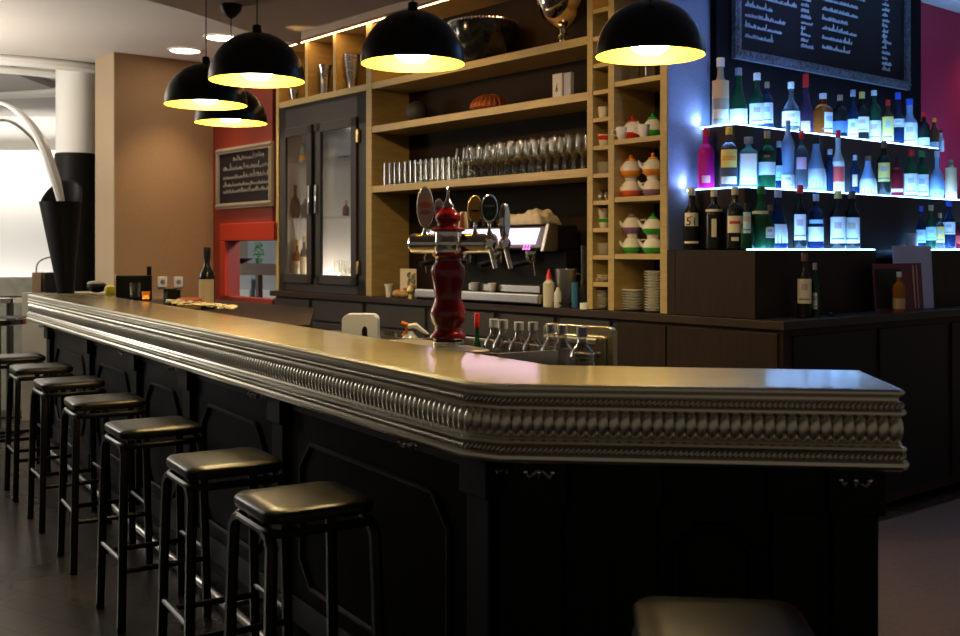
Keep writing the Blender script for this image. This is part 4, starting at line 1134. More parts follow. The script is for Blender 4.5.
for x, y in ((.03, -.02), (.17, -.02), (.17, .03), (.03, .03)): mb.tube([(x, y, 0), (x, y, .03)], .003, 6)
mb.build('wire_tray', BLACKM, t_)
# left of the machine: floral card, cups, shell shapes
picframe(400, 416, 29, .03, 'cream card with green and brown flower picture left of the machine', mat('card_cream', (.62, .52, .34), .7), CBZ + .001, .0, None, .008)
pf = [o for o in bpy.data.objects if o.get('label', '').startswith('cream card with green')][0]
mb = MB(); rnd = random.Random(2)
for k in range(16): mb.ell((.05 + rnd.uniform(0, .14), -.002, .12 + rnd.uniform(-.06, .06)), (rnd.uniform(.010, .022), .002, rnd.uniform(.010, .022)), 8, 4, k % 2)
mb.tube([(.11, -.002, .03), (.12, -.002, .12)], .004, 5, 0)
mb.build('flower_print', [mat('leaf_green', (.06, .12, .05), .7), mat('petal_brown', (.25, .10, .05), .7)], pf)
stand(389, 13, 9, [(.6, 0), (.65, .1), (.85, .7), (1.1, 1), (.9, 1), (0, .2)], 'egg_cup', PORC, 'small white fluted cup at the left end of the open bay', 'cup', .03)
for px, sz, l in ((398, 6, 'brown round bread roll left of the flower card'), (405, 5, 'smaller brown roll beside the larger one')):
    o = MB().ell((0, 0, .03), (.042, .035, .03), 14, 10).build('bread_roll', mat('crust', (.40, .20, .07), .6, noise=(20, (.55, .35, .15), (1, 1, 1)))); at(o, W(fat(px, -.01), -.01, CBZ + .001)); tag(o, l, 'bread')
stand(411, 14, 9, [(.6, 0), (.5, .3), (1, .55), (.9, .8), (.4, 1), (0, 1)], 'sugar_dispenser', mat('pale_gold', (.65, .55, .25), .25, .6), 'small golden lidded pot before the flower card', 'pot', -.012)

# ================================================================== BEER TOWER
TY = 3.71; Tc = atY(448, 346, TY); q1 = TY / F
def zy(y): return CH - (y - HY) * q1 - Tc.z
tw = thing('beer_tower', 'glossy red ceramic beer tower with chrome collar, barrel and tap handles', 'beer tower', Tc, 0)
MB().lathe([(15.5 * q1, 0), (15.5 * q1, zy(341)), (14 * q1, zy(340))], 32, flute=12, fa=.02).build('chrome_foot', CHROME, tw)
col = [(14, 340), (17.5, 338), (18, 335), (15, 332), (13, 329), (13.2, 326), (16, 322), (17.8, 315), (17.4, 310), (15, 304), (13.4, 299), (13.2, 295), (14.4, 287), (16, 279), (17.2, 271), (16.6, 267), (13.6, 263), (12.6, 260), (13.4, 257), (15.6, 256), (15.8, 254), (14.4, 252)]
MB().lathe([(r * q1, zy(y)) for r, y in col], 48, flute=16, fa=.012).build('ceramic_column', BRAN, tw, ang=60)
MB().lathe([(13.6 * q1, zy(253)), (13.6 * q1, zy(247)), (14.1 * q1, zy(246)), (14.1 * q1, zy(241)), (13.6 * q1, zy(240)), (13.6 * q1, zy(232))], 32, flute=10, fa=.015).build('chrome_collar', CHROME, tw)
MB().lathe([(r * q1, zy(y)) for r, y in ((14, 232), (17, 231), (17.2, 229), (14, 227.5), (10.5, 226), (9.8, 223), (12.8, 220), (13.2, 217), (11, 213), (7.5, 210), (6.5, 207.5), (0, 207))], 40).build('ceramic_top', BRAN, tw, ang=60)
MB().lathe([(r * q1, zy(y)) for r, y in ((6, 207.5), (5.6, 205), (3.2, 201), (2.4, 199), (1.6, 197), (1.2, 190), (2, 188.5), (0, 187))], 20).build('finial', CHROME, tw)
bz = zy(243.5); bd = Vector((1, -.22, 0)).normalized()
x0 = -41 * q1; x1 = 50 * q1
br = 10.2 * q1; off = .045
def along_b(t, y=0): return Vector((bd.x * t, bd.y * t + off + y, bz))
MBM = Matrix.Translation((0, off, bz)) @ Matrix.Rotation(math.atan2(bd.y, bd.x), 4, 'Z') @ Matrix.Rotation(PI / 2, 4, 'Y')
MB().lathe([(.0005, x0), (br * .7, x0 + .001), (br * .93, x0 + .008), (br, x0 + .02), (br, x1 - .02), (br * .93, x1 - .006), (br * .7, x1), (.0005, x1)], 32, 0, MBM).build('barrel', CHROME, tw)
def tap(px, ytop, ybot, wpx, colr, rim, side=False, spout=False):
    x = (px - 448) * q1
    y = off - .01 + bd.y * x
    tp = MB()
    tp.lathe([(.012, bz + .02), (.016, bz + .028), (.012, bz + .036), (.006, bz + .045), (.005, zy(ybot) - .0)], 14, 0, Matrix.Translation((x, y, 0)))
    if spout: tp.lathe([(.012, 0), (.02, .008), (.022, .03), (.014, .045), (.012, .07)], 16, 0, Matrix.Translation((x, y, bz + .0)) @ Matrix.Rotation(PI / 2, 4, 'X') @ Matrix.Rotation(0, 4, 'Z'))
    if spout: tp.tube([(x, y - .055, bz), (x + .003, y - .065, bz - .02), (x + .02, y - .06, bz - .085)], .008, 8)
    o = tp.build('tap', CHROME, tw)
    h = (ybot - ytop) * q1 / 2; zc = zy((ytop + ybot) / 2); w = wpx / 2 * q1
    R_ = Matrix.Rotation(PI / 2, 4, 'X')
    Mx = Matrix.Translation((x, y + .0, zc)) @ R_ @ (Matrix.Diagonal((w, h, 1, 1)))
    if side: Mx = Matrix.Translation((x, y, zc)) @ Matrix.Rotation(1.2, 4, 'Z') @ R_ @ Matrix.Diagonal((h * .55, h, 1, 1))
    MB().lathe([(.0005, -.008), (.94, -.008), (1, -.004), (1, .004), (.94, .008), (.0005, .008)], 28, 0, Mx).build('medallion', rim, o)
    mm = MB().lathe([(.0005, .0082), (.84, .0085), (.84, .0105), (.0005, .0112)], 28, 0, Mx)
    for k, (c0, zz, hh, ww) in enumerate(colr[1:]):
        mm.lathe([(.0005, .011), (1, .0112), (1, .0128), (.0005, .0132)], 20, k + 1, Mx @ Matrix.Translation((0, zz, 0)) @ Matrix.Diagonal((ww, hh, 1, 1)))
    ms = [colr[0]] + [c[0] for c in colr[1:]]
    mm.build('badge', ms, o)
mt_ = lambda n, c, r=.3, m=0: mat(n, c, r, m)
tap(424.5, 185, 228, 17.5, [mt_('badge_pink', (1.0, .80, .64)), (mt_('badge_rose', (.85, .34, .28)), .1, .16, .7), (mt_('badge_rose', (0, 0, 0)), -.25, .12, .6)], mt_('rim_cream', (.55, .48, .40), .2, .5))
tap(438.5, 198, 218, 10.5, [mt_('badge_blue', (.62, .72, .82)), (mt_('badge_steel', (.2, .25, .3)), .0, .25, .6)], CHROME)
tap(475, 195, 223, 15.5, [mt_('badge_orange', (.95, .42, .04)), (mt_('badge_yellow', (.80, .55, .08)), .25, .42, .62), (mt_('badge_navy', (.06, .04, .02)), -.12, .10, .6)], mt_('rim_gold', (.55, .36, .10), .25, .6))
tap(489.5, 194, 223, 17.5, [mt_('badge_dark', (.025, .06, .055)), (mt_('badge_grey', (.30, .36, .34)), .18, .08, .62), (mt_('badge_green', (.04, .16, .05)), -.35, .2, .45)], mt_('rim_silver', (.55, .56, .55), .2, .9), spout=True)
tap(504.5, 203, 240, 6, [mt_('badge_slate', (.16, .20, .24))], CHROME, side=True, spout=True)
MB().lathe([(0.0005, 0), (.016, 0), (.018, .01), (.014, .055), (.011, .062), (.0005, .063)], 14, 0, Matrix.Translation(((463 - 448) * q1, off + .04, zy(229)))).build('tap_knob', mat('ivory', (.60, .50, .34), .4), tw)

# ================================================================== WORK AREA BEHIND THE BAR
dB_ = (P1 - P0).normalized()
nB = Vector((-dB_.y, dB_.x)); nB = nB if nB.y > 0 else -nB
brz = math.atan2(dB_.y, dB_.x)
def Bp(t, n, z=0):   # t along the inner edge from I1 back to the far end, n beyond the inner edge
    q = I1 - dB_ * t + nB * n; return Vector((q.x, q.y, z))
WZ = 1.05
mb = MB(); a = [Bp(.30, .005), Bp(2.4, .005), Bp(2.4, .50), Bp(1.28, .50), Bp(1.28, .155), Bp(.30, .155)]
mb.prism([(p.x, p.y) for p in a], WZ - .03, WZ)
wk = mb.build('work_ledge', STEELD, smooth=False); tag(wk, 'steel work ledge along the inner side of the bar', 'counter')
MB().prism([(p.x, p.y) for p in [Bp(.35, .03), Bp(2.35, .03), Bp(2.35, .46), Bp(1.32, .46), Bp(1.32, .14), Bp(.35, .14)]], 0.0, WZ - .031).build('cabinet_body', CAB, wk, smooth=False)
# tray / drip plate under the tower
t = thing('drip_plate', 'pale round-edged metal drip plate beneath the beer tower', 'drip tray', (0, 0, 0))
c = Vector((Tc.x, Tc.y)); Mx = Matrix.Translation((c.x - .03, c.y + .045, 0)) @ Rz(brz)
pl = [(.26 * math.copysign(abs(math.cos(a)) ** .5, math.cos(a)), .074 * math.copysign(abs(math.sin(a)) ** .5, math.sin(a))) for a in [2 * PI * k / 40 for k in range(40)]]
MB().prism(pl, 1.10, 1.1165, 0, Mx).build('plate', mat('brushed_gold_steel', (.62, .56, .44), .35, .85), t, bevel=.003)
MB().box(-.05, .05, -.04, .04, WZ + .0005, 1.0995, 0, Mx).build('foot', STEELD, t, smooth=False)
# ice bin with bottles
A_ = Vector((-.073, 4.35)); B_ = Vector((.336, 3.78)); D_ = A_ - Vector((nB.x, nB.y)) * .33; C_ = B_ - Vector((nB.x, nB.y)) * .33
bz0, bz1 = WZ + .001, 1.10
t = thing('ice_bin', 'stainless steel bin behind the bar holding stoppered bottles', 'bin', (0, 0, 0))
def wallp(p, q_, z0, z1, th=.012):
    d = (q_ - p).normalized(); n = Vector((-d.y, d.x)) * th
    return [(p.x, p.y), (q_.x, q_.y), (q_.x + n.x, q_.y + n.y), (p.x + n.x, p.y + n.y)]
mb = MB()
ct_ = (A_ + B_ + C_ + D_) / 4
for p_, q_ in ((A_, B_), (B_, C_), (C_, D_), (D_, A_)):
    d = (q_ - p_).normalized(); n = Vector((-d.y, d.x)); 
    if (ct_ - p_).dot(n) < 0: n = -n
    mb.prism([(p_.x, p_.y), (q_.x, q_.y), (q_.x + n.x * .014, q_.y + n.y * .014), (p_.x + n.x * .014, p_.y + n.y * .014)], .86, bz1)
mb.prism([(p.x, p.y) for p in (A_, B_, C_, D_)], .85, .86)
mb.build('basin', STEEL, t, smooth=False, bevel=.002)
CLR = clear_glass('bottle_clear_glass', (.80, .79, .77), .95, .10)
def stopper_bottle(px, ytop, Y, lab, capc='grey'):
    q = atY(px, ytop, Y); H = q.z - .862; R = .042
    o = MB().lathe([(R * .9, 0), (R, .01), (R, H - .105), (R * .9, H - .085), (R * .5, H - .062), (R * .36, H - .05), (R * .34, H - .022)], 20).build('stoppered_bottle', CLR); at(o, (q.x, q.y, .862)); tag(o, lab, 'bottle', 'stoppered bottles in the steel bin')
    MB().lathe([(.0165, H - .032), (.018, H - .03), (.018, H), (.0005, H + .001)], 16).build('stopper', mat('blue_grey_stopper', (.55, .58, .68), .45), o)
    return o
def onbin(k): return A_ + (B_ - A_) * k
for px, yt, l, inset in ((494, 319, 'leftmost clear bottle with grey stopper, half sunk in the steel bin', .06), (503, 320, 'second clear grey-stoppered bottle from left in the bin', .13), (519, 322, 'third clear grey-stoppered bottle from left in the bin', .07),
                  (533, 322, 'fourth clear grey-stoppered bottle from left in the bin', .07), (551, 324, 'fifth clear grey-stoppered bottle from left in the bin', .06), (562, 325, 'sixth clear grey-stoppered bottle, just left of the frontmost', .08)):
    # intersect the ray with the line parallel to the bin's back wall
    a = A_ - Vector((nB.x, nB.y)) * inset; b = B_ - Vector((nB.x, nB.y)) * inset; d = b - a; r = r_(px)
    k = (r * a.y - a.x) / (d.x - r * d.y); p = a + d * min(max(k, -.0), .93)
    stopper_bottle(px, yt, p.y, l)
o = stopper_bottle(582, 327, 3.55, 'rightmost clear bottle with grey stopper standing outside the bin corner')
o.location.z = 1.0505 ; 
# shorten the outside bottle so that it stands on the ledge
H = atY(582, 327, 3.55).z - 1.0505
for ch in list(o.children): bpy.data.objects.remove(ch)
o2 = MB().lathe([(.036, 0), (.041, .01), (.043, H - .10), (.038, H - .082), (.020, H - .06), (.015, H - .05), (.014, H - .022)], 20).build('stoppered_bottle', CLR); at(o2, (o.location.x, o.location.y, 1.0505)); tag(o2, o['label'], 'bottle', o['group'])
MB().lathe([(.0165, H - .032), (.018, H - .03), (.018, H), (.0005, H + .001)], 16).build('stopper', MATS['blue_grey_stopper'], o2)
bpy.data.objects.remove(o)
mb = MB(); a = [(.26, 3.42), (.50, 3.38), (.52, 3.68), (.38, 3.70)]
o = mb.prism(a, WZ - .03, WZ).build('side_ledge', STEELD, smooth=False); tag(o, 'small steel ledge inside the corner of the bar', 'counter')
MB().prism([(.30, 3.46), (.46, 3.43), (.48, 3.64), (.40, 3.65)], 0, WZ - .031).build('pedestal', CAB, o, smooth=False)
# tall round stopper in the background
q = atY(519, 314, 3.86)
q = atY(477, 313, 4.12)
bottle(Vector((q.x, q.y, .862)), .021, q.z - .862, 'wine', 'green', 'red', 'green bottle with long red capsule right of the beer tower', ('cream', .3, .5), caph=.16, name='wine_bottle')
# stainless cover panel behind
p = atY(613, 327, 4.0); p2 = atY(543, 325, 4.25)
t = thing('steel_cover_panel', 'rounded stainless cover panel standing behind the stoppered bottles', 'machine', (p.x, p.y, 0), math.atan2(p.y - p2.y, p.x - p2.x))
wl = (Vector((p.x, p.y)) - Vector((p2.x, p2.y))).length
def rrect(x0, x1, z0, z1, c, n=6):
    pts = []
    for (cx_, cz_, a0) in ((x1 - c, z1 - c, 0), (x0 + c, z1 - c, 90), (x0 + c, z0 + c, 180), (x1 - c, z0 + c, 270)):
        for i in range(n + 1):
            a = math.radians(a0 + 90 * i / n); pts.append((cx_ + c * math.cos(a), cz_ + c * math.sin(a)))
    return pts
MXZ = Matrix(((1, 0, 0, 0), (0, 0, -1, 0), (0, 1, 0, 0), (0, 0, 0, 1)))
zt_ = p.z
MB().prism(rrect(-wl, 0, .80, zt_, .03), -.03, .0, 0, MXZ).build('front_panel', mat('warm_stainless', (.45, .40, .28), .26, .95), t, bevel=.004)
MB().prism(rrect(-wl + .02, -.03, .84, zt_ - .035, .02), .0, .012, 0, MXZ).build('inset', MATS['warm_stainless'], t, bevel=.006)
MB().tube([(-wl + .04, -.03, zt_ - .055), (-.05, -.03, zt_ - .055)], .012, 8).tube([(-wl + .04, -.03, zt_ - .11), (-.06, -.03, zt_ - .11)], .010, 8).build('handle_bar', STEEL, t)
MB().box(-wl, 0, .0, .30, 0, .80).build('body', CAB, t, smooth=False)
# paper dispenser, glass, spray bottle
def ledge_at(px, n):
    a = Bp(0, n); b = Bp(1, n); r = r_(px); d = b - a
    k = (r * a.y - a.x) / (d.x - r * d.y); return a + d * k
q = ledge_at(361, .20); k_ = q.y / F
t = thing('napkin_dispenser', 'white rounded paper dispenser with arched slot behind the bar', 'dispenser', (q.x, q.y, WZ + .001), math.atan2(q.y, q.x) - PI / 2 - .12)
ztp = CH - (314 - HY) / F * q.y - WZ; hw = 17.5 * k_
sh = rrect(-hw, hw, -.02, ztp, .035, 8)
arch = []
MB().prism([(x, max(z, 0)) for x, z in rrect(-hw, hw, -.04, ztp, .028, 8)], -.055, .055, 0, MXZ).build('casing', mat('ivory_plastic', (.72, .74, .80), .3), t, bevel=.006)
MB().prism([(.012, 0), (.034, 0), (.034, ztp * .50), (.030, ztp * .58), (.023, ztp * .62), (.016, ztp * .58), (.012, ztp * .50)], .056, .0585, 0, MXZ).build('slot', BLACKM, t, smooth=False)
q = ledge_at(389, .16)
o = MB().lathe([(.0005, .008), (.030, .008), (.030, 0), (.032, 0), (.035, .078), (.033, .078), (.030, .014)], 20, caps=False).build('whisky_glass', TGLASS, ang=60); at(o, (q.x, q.y, WZ + .001)); tag(o, 'low clear glass between paper dispenser and spray bottle', 'glass')
q = ledge_at(410, .24); k_ = q.y / F
t = thing('spray_bottle', 'spray bottle with red trigger and white head left of the tower', 'spray bottle', (q.x, q.y, WZ + .001), math.atan2(q.y, q.x) - PI / 2)
zh = CH - (323 - HY) / F * q.y - WZ
MB().lathe([(.03, 0), (.034, .006), (.034, zh * .45), (.016, zh * .62), (.014, zh * .7)], 18).build('bottle_body', mat('clear_plastic', (.7, .7, .7), .2, 0, trans=.5), t)
MB().tube([(-.01, 0, zh * .85), (.02, 0, zh * .88), (.06, 0, zh * .62), (.075, 0, zh * .58)], .014, 8, rs=[.012, .015, .010, .004]).build('spray_head', WHITEP, t)
MB().tube([(-.035, 0, zh), (-.012, 0, zh * .92), (-.014, 0, zh * .7), (-.03, 0, zh * .52)], .008, 8, rs=[.009, .011, .009, .006]).build('trigger', capm('orange'), t)

# ================================================================== FAR END OF THE BAR
RZ0 = 1.02
mb = MB(); a = [Bp(2.7, .02), Bp(6.0, .02), Bp(6.0, .9), Bp(4.2, 1.1), Bp(2.7, .42)]
o = mb.prism([(p.x, p.y) for p in a], 1.03, 1.06).build('rear_counter', CTOP, smooth=False, bevel=.003); tag(o, 'dark low counter behind the far half of the bar', 'counter')
MB().prism([(p.x, p.y) for p in [Bp(2.8, .05), Bp(5.9, .05), Bp(5.9, .8), Bp(4.2, 1.0), Bp(2.8, .36)]], 0, 1.029).build('cabinet_body', CAB, o, smooth=False)
RC = 1.061
def far(px, n): q = ledge_at(px, n); return q
q = far(207, .44)
zt_ = CH - (247 - HY) / F * q.y
bt = bottle(Vector((q.x, q.y, RC)), 7.9 / F * q.y, zt_ - RC, 'wine', 'dark', 'black', 'large dark magnum bottle with beige label before the brown wall', ('kraft', .06, .48), caph=.2, name='magnum_bottle', arc=1.25, face=-.25)
# orange-topped basket
q = far(189, .30)
t = thing('bread_basket', 'flat brown basket with orange-red top left of the magnum bottle', 'basket', (q.x, q.y, RC), brz)
MB().lathe([(.06, 0), (.075, .01), (.083, .05), (.078, .055)], 24).build('basket', mat('wicker', (.30, .17, .08), .7, bump=(60, .6, (1, 1, 1))), t)
MB().lathe([(.079, .052), (.084, .066), (.07, .078), (.0005, .08)], 24).build('cloth_top', mat('orange_cloth', (.60, .14, .05), .6), t)
q = far(172, .30); t = thing('napkin_holder', 'small black square caddy left of the orange-topped basket', 'caddy', (q.x, q.y, RC), brz)
MB().box(-.045, .045, -.045, .045, 0, .10).box(-.045, -.035, -.045, .045, .10, .125).box(.035, .045, -.045, .045, .10, .12).build('box', BLACKM, t, smooth=False)
q = far(134, .36); w_ = 17 / F * q.y; t = thing('cutlery_box', 'large black box with raised back post on the rear counter', 'box', (q.x, q.y, RC), math.atan2(q.y, q.x) - PI / 2)
MB().box(-w_, w_, -.08, .08, 0, .19).build('box', BLACKM, t, smooth=False, bevel=.003)
MB().box(w_ * .72, w_ * .98, -.02, .02, .191, .26).build('post', BLACKM, t, smooth=False)
MB().box(-w_ - .010, -w_, -.08, .08, 0.02, .20).build('steel_side', STEEL, t, smooth=False)
# on the bar top
def ontop(px, py): return atZ(px, py, BT)
q = ontop(135, 297); o = MB().lathe([(.0005, .006), (.028, .006), (.028, 0), (.031, 0), (.037, .10), (.034, .10), (.028, .015)], 18, caps=False).build('water_glass', TGLASS, ang=60); at(o, (q.x, q.y, BT + .001)); tag(o, 'clear glass on the bar before the large black box', 'glass')
q = ontop(146, 299); t = MB().lathe([(.022, 0), (.026, .004), (.029, .05), (.026, .05), (.022, .01), (.0005, .008)], 18).build('tealight_holder', mat('amber_glass', (.9, .42, .08), .2, 0, trans=.5)); at(t, (q.x, q.y, BT + .001)); tag(t, 'glowing amber tealight holder on the bar right of the clear glass', 'candle')
MB().lathe([(.017, .009), (.017, .022), (.0005, .023)], 14).build('flame', emis('candle', (1, .5, .12), 9), t)
q = ontop(110, 295.5); o = MB().lathe([(.022, 0), (.035, .012), (.04, .035), (.036, .062), (.022, .072), (.0005, .07)], 20).build('lemon_bowl', mat('yellow_glaze', (.75, .66, .07), .3)); at(o, (q.x, q.y, BT + .001)); tag(o, 'round bright yellow pot on the far end of the bar', 'pot')
q = ontop(97, 293); t = thing('cap_hat', 'dark helmet-like bundle with grey top left of the yellow pot', 'bundle', (q.x, q.y, BT + .001), .3)
MB().ell((0, 0, .045), (.075, .055, .044), 18, 10).build('bundle_body', BLACKM, t)
MB().ell((-.01, 0, .072), (.065, .045, .022), 16, 8).build('grey_top', mat('grey_felt', (.35, .34, .31), .8), t)
# gold foil heap on the bar edge
mb = MB(); rnd = random.Random(9)
for k in range(150):
    px = rnd.uniform(168, 236); f_ = (px - 168) / 68
    py = 303.2 + f_ * 6.3 + rnd.uniform(-1.6, 1.4)
    q = atZ(px, py, BT); R_ = Matrix.Rotation(rnd.uniform(0, 6), 3, 'Z') @ Matrix.Rotation(rnd.uniform(-.5, .5), 3, 'X')
    mb.ell((q.x, q.y, BT + .006 + rnd.uniform(0, .012)), (.022, .012, .003), 6, 3, 0, R_)
o = mb.build('gold_petals', mat('gold_flakes', (.95, .80, .42), .4), ang=40); tag(o, 'heap of pale golden flakes scattered on the inner bar edge', 'flakes', kind='stuff')
# power sockets on the brown wall
for px, l in ((162, 'left white power socket on the brown wallpaper wall'), (178, 'right white power socket on the brown wallpaper wall')):
    # intersect with the brown wall (v direction from Bc)
    r = r_(px); t0 = (r * Bc.y - Bc.x) / (VX - r * VY); z = CH - (282 - HY) / F * (Bc.y + t0 * VY)
    t = thing('power_socket', l, 'socket', (Bc.x + t0 * VX + .002 * UX, Bc.y + t0 * VY + .002 * UY, z), BROT + PI / 2)
    MB().box(-.045, .045, -.012, 0, -.05, .05).build('plate', WHITEP, t, bevel=.006)
    MB().lathe([(.022, 0), (.022, .003)], 18, 0, Matrix.Translation((0, -.0121, 0)) @ Matrix.Rotation(PI / 2, 4, 'X')).build('inset', mat('socket_grey', (.2, .2, .2), .5), t)

# ================================================================== KITCHEN THROUGH THE HATCH
q0, q1_ = fat(226, .9), fat(279, .9)
def K(px, d, z): return W(fat(px, d), d, z)
zs_ = CH - (264 - HY) / F * K(250, .7, 0).y
t = thing('kitchen_shelf', 'dark brown shelf in the kitchen seen through the red hatch', 'shelf', W(fat(229, .7), .7, zs_), BROT)
wK = fat(282, .7) - fat(229, .7)
MB().box(0, wK, 0, .3, -.11, 0).build('shelf_board', mat('kitchen_wood', (.12, .06, .03), .5), t, smooth=False)
MB().box(wK * .52, wK * .57, 0, .05, -(zs_), -.11).build('post', mat('kitchen_wood', (0, 0, 0)), t, smooth=False)
p = W(fat(240, .78), .78, zs_ + .001)
o = MB().lathe([(.03, 0), (.05, .01), (.14, .05), (.135, .055), (.05, .02), (.0005, .018)], 24).build('kitchen_bowl', mat('dark_bowl', (.02, .02, .03), .2)); at(o, p); tag(o, 'dark shallow bowl on the kitchen shelf in the hatch', 'bowl')
p = W(fat(259, .78), .78, zs_ + .001); t = thing('potted_herb', 'small green herb in a pot on the kitchen shelf', 'plant', p, 0)
MB().lathe([(.03, 0), (.04, .06), (.036, .06), (.0005, .05)], 16).build('pot', mat('green_pot', (.05, .14, .06), .5), t)
mb = MB(); rnd = random.Random(1)
for k in range(40): mb.ell((rnd.uniform(-.045, .045), rnd.uniform(-.04, .04), .07 + rnd.uniform(0, .15)), (.02, .012, .005), 6, 4, 0, Matrix.Rotation(rnd.uniform(0, 6), 3, 'Z') @ Matrix.Rotation(rnd.uniform(-.8, .8), 3, 'X'))
mb.build('leaves', mat('herb_green', (.03, .22, .05), .6), t)
for k, (a, b, l) in enumerate(((231, 251, 'left pale fridge drawer front in the kitchen below the shelf'), (256, 282, 'right pale fridge drawer front in the kitchen below the shelf'))):
    s0, s1 = fat(a, 1.2), fat(b, 1.2)
    t = thing('kitchen_fridge', l, 'fridge', W(s0, 1.2, 0), BROT)
    zz = CH - (275 - HY) / F * W(s0, 1.2).y
    MB().box(0, s1 - s0, 0, .5, 0, zz).build('body', mat('fridge_grey', (.30, .35, .40), .35), t, smooth=False)
    MB().box(.01, s1 - s0 - .01, -.02, 0, .6, zz - .16).build('door', mat('fridge_white', (.68, .72, .74), .35), t, smooth=False, bevel=.006)

# ================================================================== LEFT ROOM
# black flared planter before the column
q = atY(62, 290, 8.7); k_ = 8.7 / F
t = thing('flared_planter', 'tall black flared planter in front of the black-clad column', 'planter', (atY(74, 0, 8.5).x, 8.5, 0), 0)
SH = Matrix(((1, 0, -.058, 0), (0, 1, 0, 0), (0, 0, 1, 0), (0, 0, 0, 1)))
ztop = CH + (250 - 203) * k_
MB().lathe([(.05, 0), (.055, .02), (.058, .9), (.066, 1.15), (20 * k_, ztop), (18.5 * k_, ztop), (.045, 1.2), (.0005, 1.15)], 32, 0, SH).build('outer_shell', BLACKM, t)
for v in bpy.data.objects[t.children[0].name].data.vertices:
    if v.co.z > ztop - .02: v.co.z += .19 * max(0, v.co.y / (20 * k_))
# arc lamp
t = thing('arc_floor_lamp', 'big white arching floor lamp tube sweeping in from the left edge', 'floor lamp', (0, 0, 0))
pts = [atY(x, y, 8.5) for x, y in ((-70, 150), (-50, 122), (-25, 104), (0, 103), (18, 112), (33, 128), (44, 148), (52, 170), (57, 185), (61, 202))]
def smooth_pts(P, n=5):
    out = []
    for i in range(len(P) - 1):
        p0 = P[max(i - 1, 0)]; p1 = P[i]; p2 = P[i + 1]; p3 = P[min(i + 2, len(P) - 1)]
        for j in range(n):
            u = j / n
            out.append(.5 * ((2 * p1) + (-p0 + p2) * u + (2 * p0 - 5 * p1 + 4 * p2 - p3) * u * u + (-p0 + 3 * p1 - 3 * p2 + p3) * u ** 3))
    return out + [P[-1]]
sp = smooth_pts([Vector(p) for p in pts]); n_ = len(sp)
MB().tube(sp, .02, 10, rs=[.014 + .030 * math.sin(min(1, max(0, (i / n_ - .35) / .65)) * PI * .85) for i in range(n_)]).build('lamp_arm', mat('white_lacquer', (.85, .85, .82), .2), t)
bpos = atY(-70, 150, 8.5)
MB().tube([(bpos.x, 8.5, bpos.z), (bpos.x - .25, 8.5, .9), (bpos.x - .3, 8.5, .03)], .02, 8).lathe([(.22, 0), (.22, .03), (.0005, .035)], 24, 0, Matrix.Translation((bpos.x - .3, 8.5, 0))).build('lamp_base', MATS['white_lacquer'], t)
t = thing('chrome_arc', 'thin chrome hoop arching beside the white arc lamp', 'sculpture', (0, 0, 0))
pts = [atY(x, y, 8.9) for x, y in ((-60, 170), (-40, 140), (-20, 124), (0, 120), (14, 123), (30, 136), (42, 153), (52, 176))]
MB().tube(smooth_pts([Vector(p) for p in pts]), .014, 8).build('hoop', CHROME, t)
a = atY(-60, 170, 8.9); MB().tube([tuple(a), (a.x - .1, 8.9, .01)], .014, 8).build('stem', CHROME, t)
# bag with wire handle and brown box on partition
zP = atY(37, 278, 9.6).z
p = atY(41, 278, 9.25)
o = MB().box(-.045, .035, -.05, .05, 0, .17).build('wooden_box', mat('brown_box', (.26, .17, .09), .6), bevel=.004); at(o, (atY(39.5, 0, 9.1).x, 9.1, 1.09)); tag(o, 'small brown wooden box left of the wire-handled black basket', 'box')
t = thing('wire_basket', 'black basket with tall looped wire handle at the far bar end', 'basket', (atY(55, 0, 9.1).x, 9.1, 1.09), 0)
MB().box(-.07, .10, -.06, .06, 0, .17).build('basket_body', BLACKM, t, smooth=False, bevel=.01)
MB().tube(smooth_pts([Vector(v) for v in ((-.16, 0, .14), (-.15, 0, .24), (-.08, 0, .29), (.03, 0, .30), (.11, 0, .26), (.11, 0, .12))]), .006, 6).build('wire_handle', STEELD, t)
o = MB().box(-.22, .55, -.05, .25, 0, 1.088).build('side_counter', mat('beige_counter', (.42, .38, .30), .6), smooth=False, bevel=.004); at(o, (atY(50, 0, 9.1).x, 9.1, 0)); tag(o, 'pale counter block beyond the far end of the bar', 'counter')
# high tables and chairs at far left
def rtable(px, py, Y, R, lab):
    p = atY(px, py, Y); t = thing('high_table', lab, 'table', (p.x, p.y, 0), 0)
    MB().lathe([(R - .01, p.z - .05), (R, p.z - .045), (R, p.z - .006), (R - .006, p.z)], 36).build('chrome_edge', CHROME, t)
    MB().lathe([(.0005, p.z - .004), (R - .012, p.z - .004), (R - .012, p.z + .004), (.0005, p.z + .004)], 36).build('tabletop', BLACKM, t)
    MB().lathe([(.2, 0), (.2, .02), (.03, .05), (.03, p.z - .05)], 24).build('pedestal', STEELD, t)
    return t
rtable(-3, 318, 8.4, .24, 'chrome-edged round high table at the left frame edge')
rtable(10, 297, 9.35, .16, 'dark round high table behind the chrome-edged one')
def wire_chair(px, Y, top, lab):
    p = atY(px, 300, Y); t = thing('wire_chair', lab, 'chair', (p.x, Y, 0), random.uniform(-.4, .4))
    for sx in (-1, 1):
        for sy in (-1, 1): MB().tube([(sx * .17, sy * .17, 0), (sx * .14, sy * .14, top - .3)], .011, 6).build('leg', STOOL, t)
    MB().lathe([(.16, top - .30), (.18, top - .29), (.18, top - .27), (.0005, top - .265)], 20).build('seat', STOOL, t)
    mb = MB()
    for i in range(7):
        a = PI * (.1 + .8 * i / 6); mb.tube([(.17 * math.cos(a), .17 * math.sin(a), top - .28), (.21 * math.cos(a), .21 * math.sin(a), top)], .005, 5)
    mb.tube([(.21 * math.cos(a), .21 * math.sin(a), top) for a in [PI * (.1 + .8 * i / 12) for i in range(13)]], .012, 6)
    mb.build('backrest', CHROME, t)
    return t
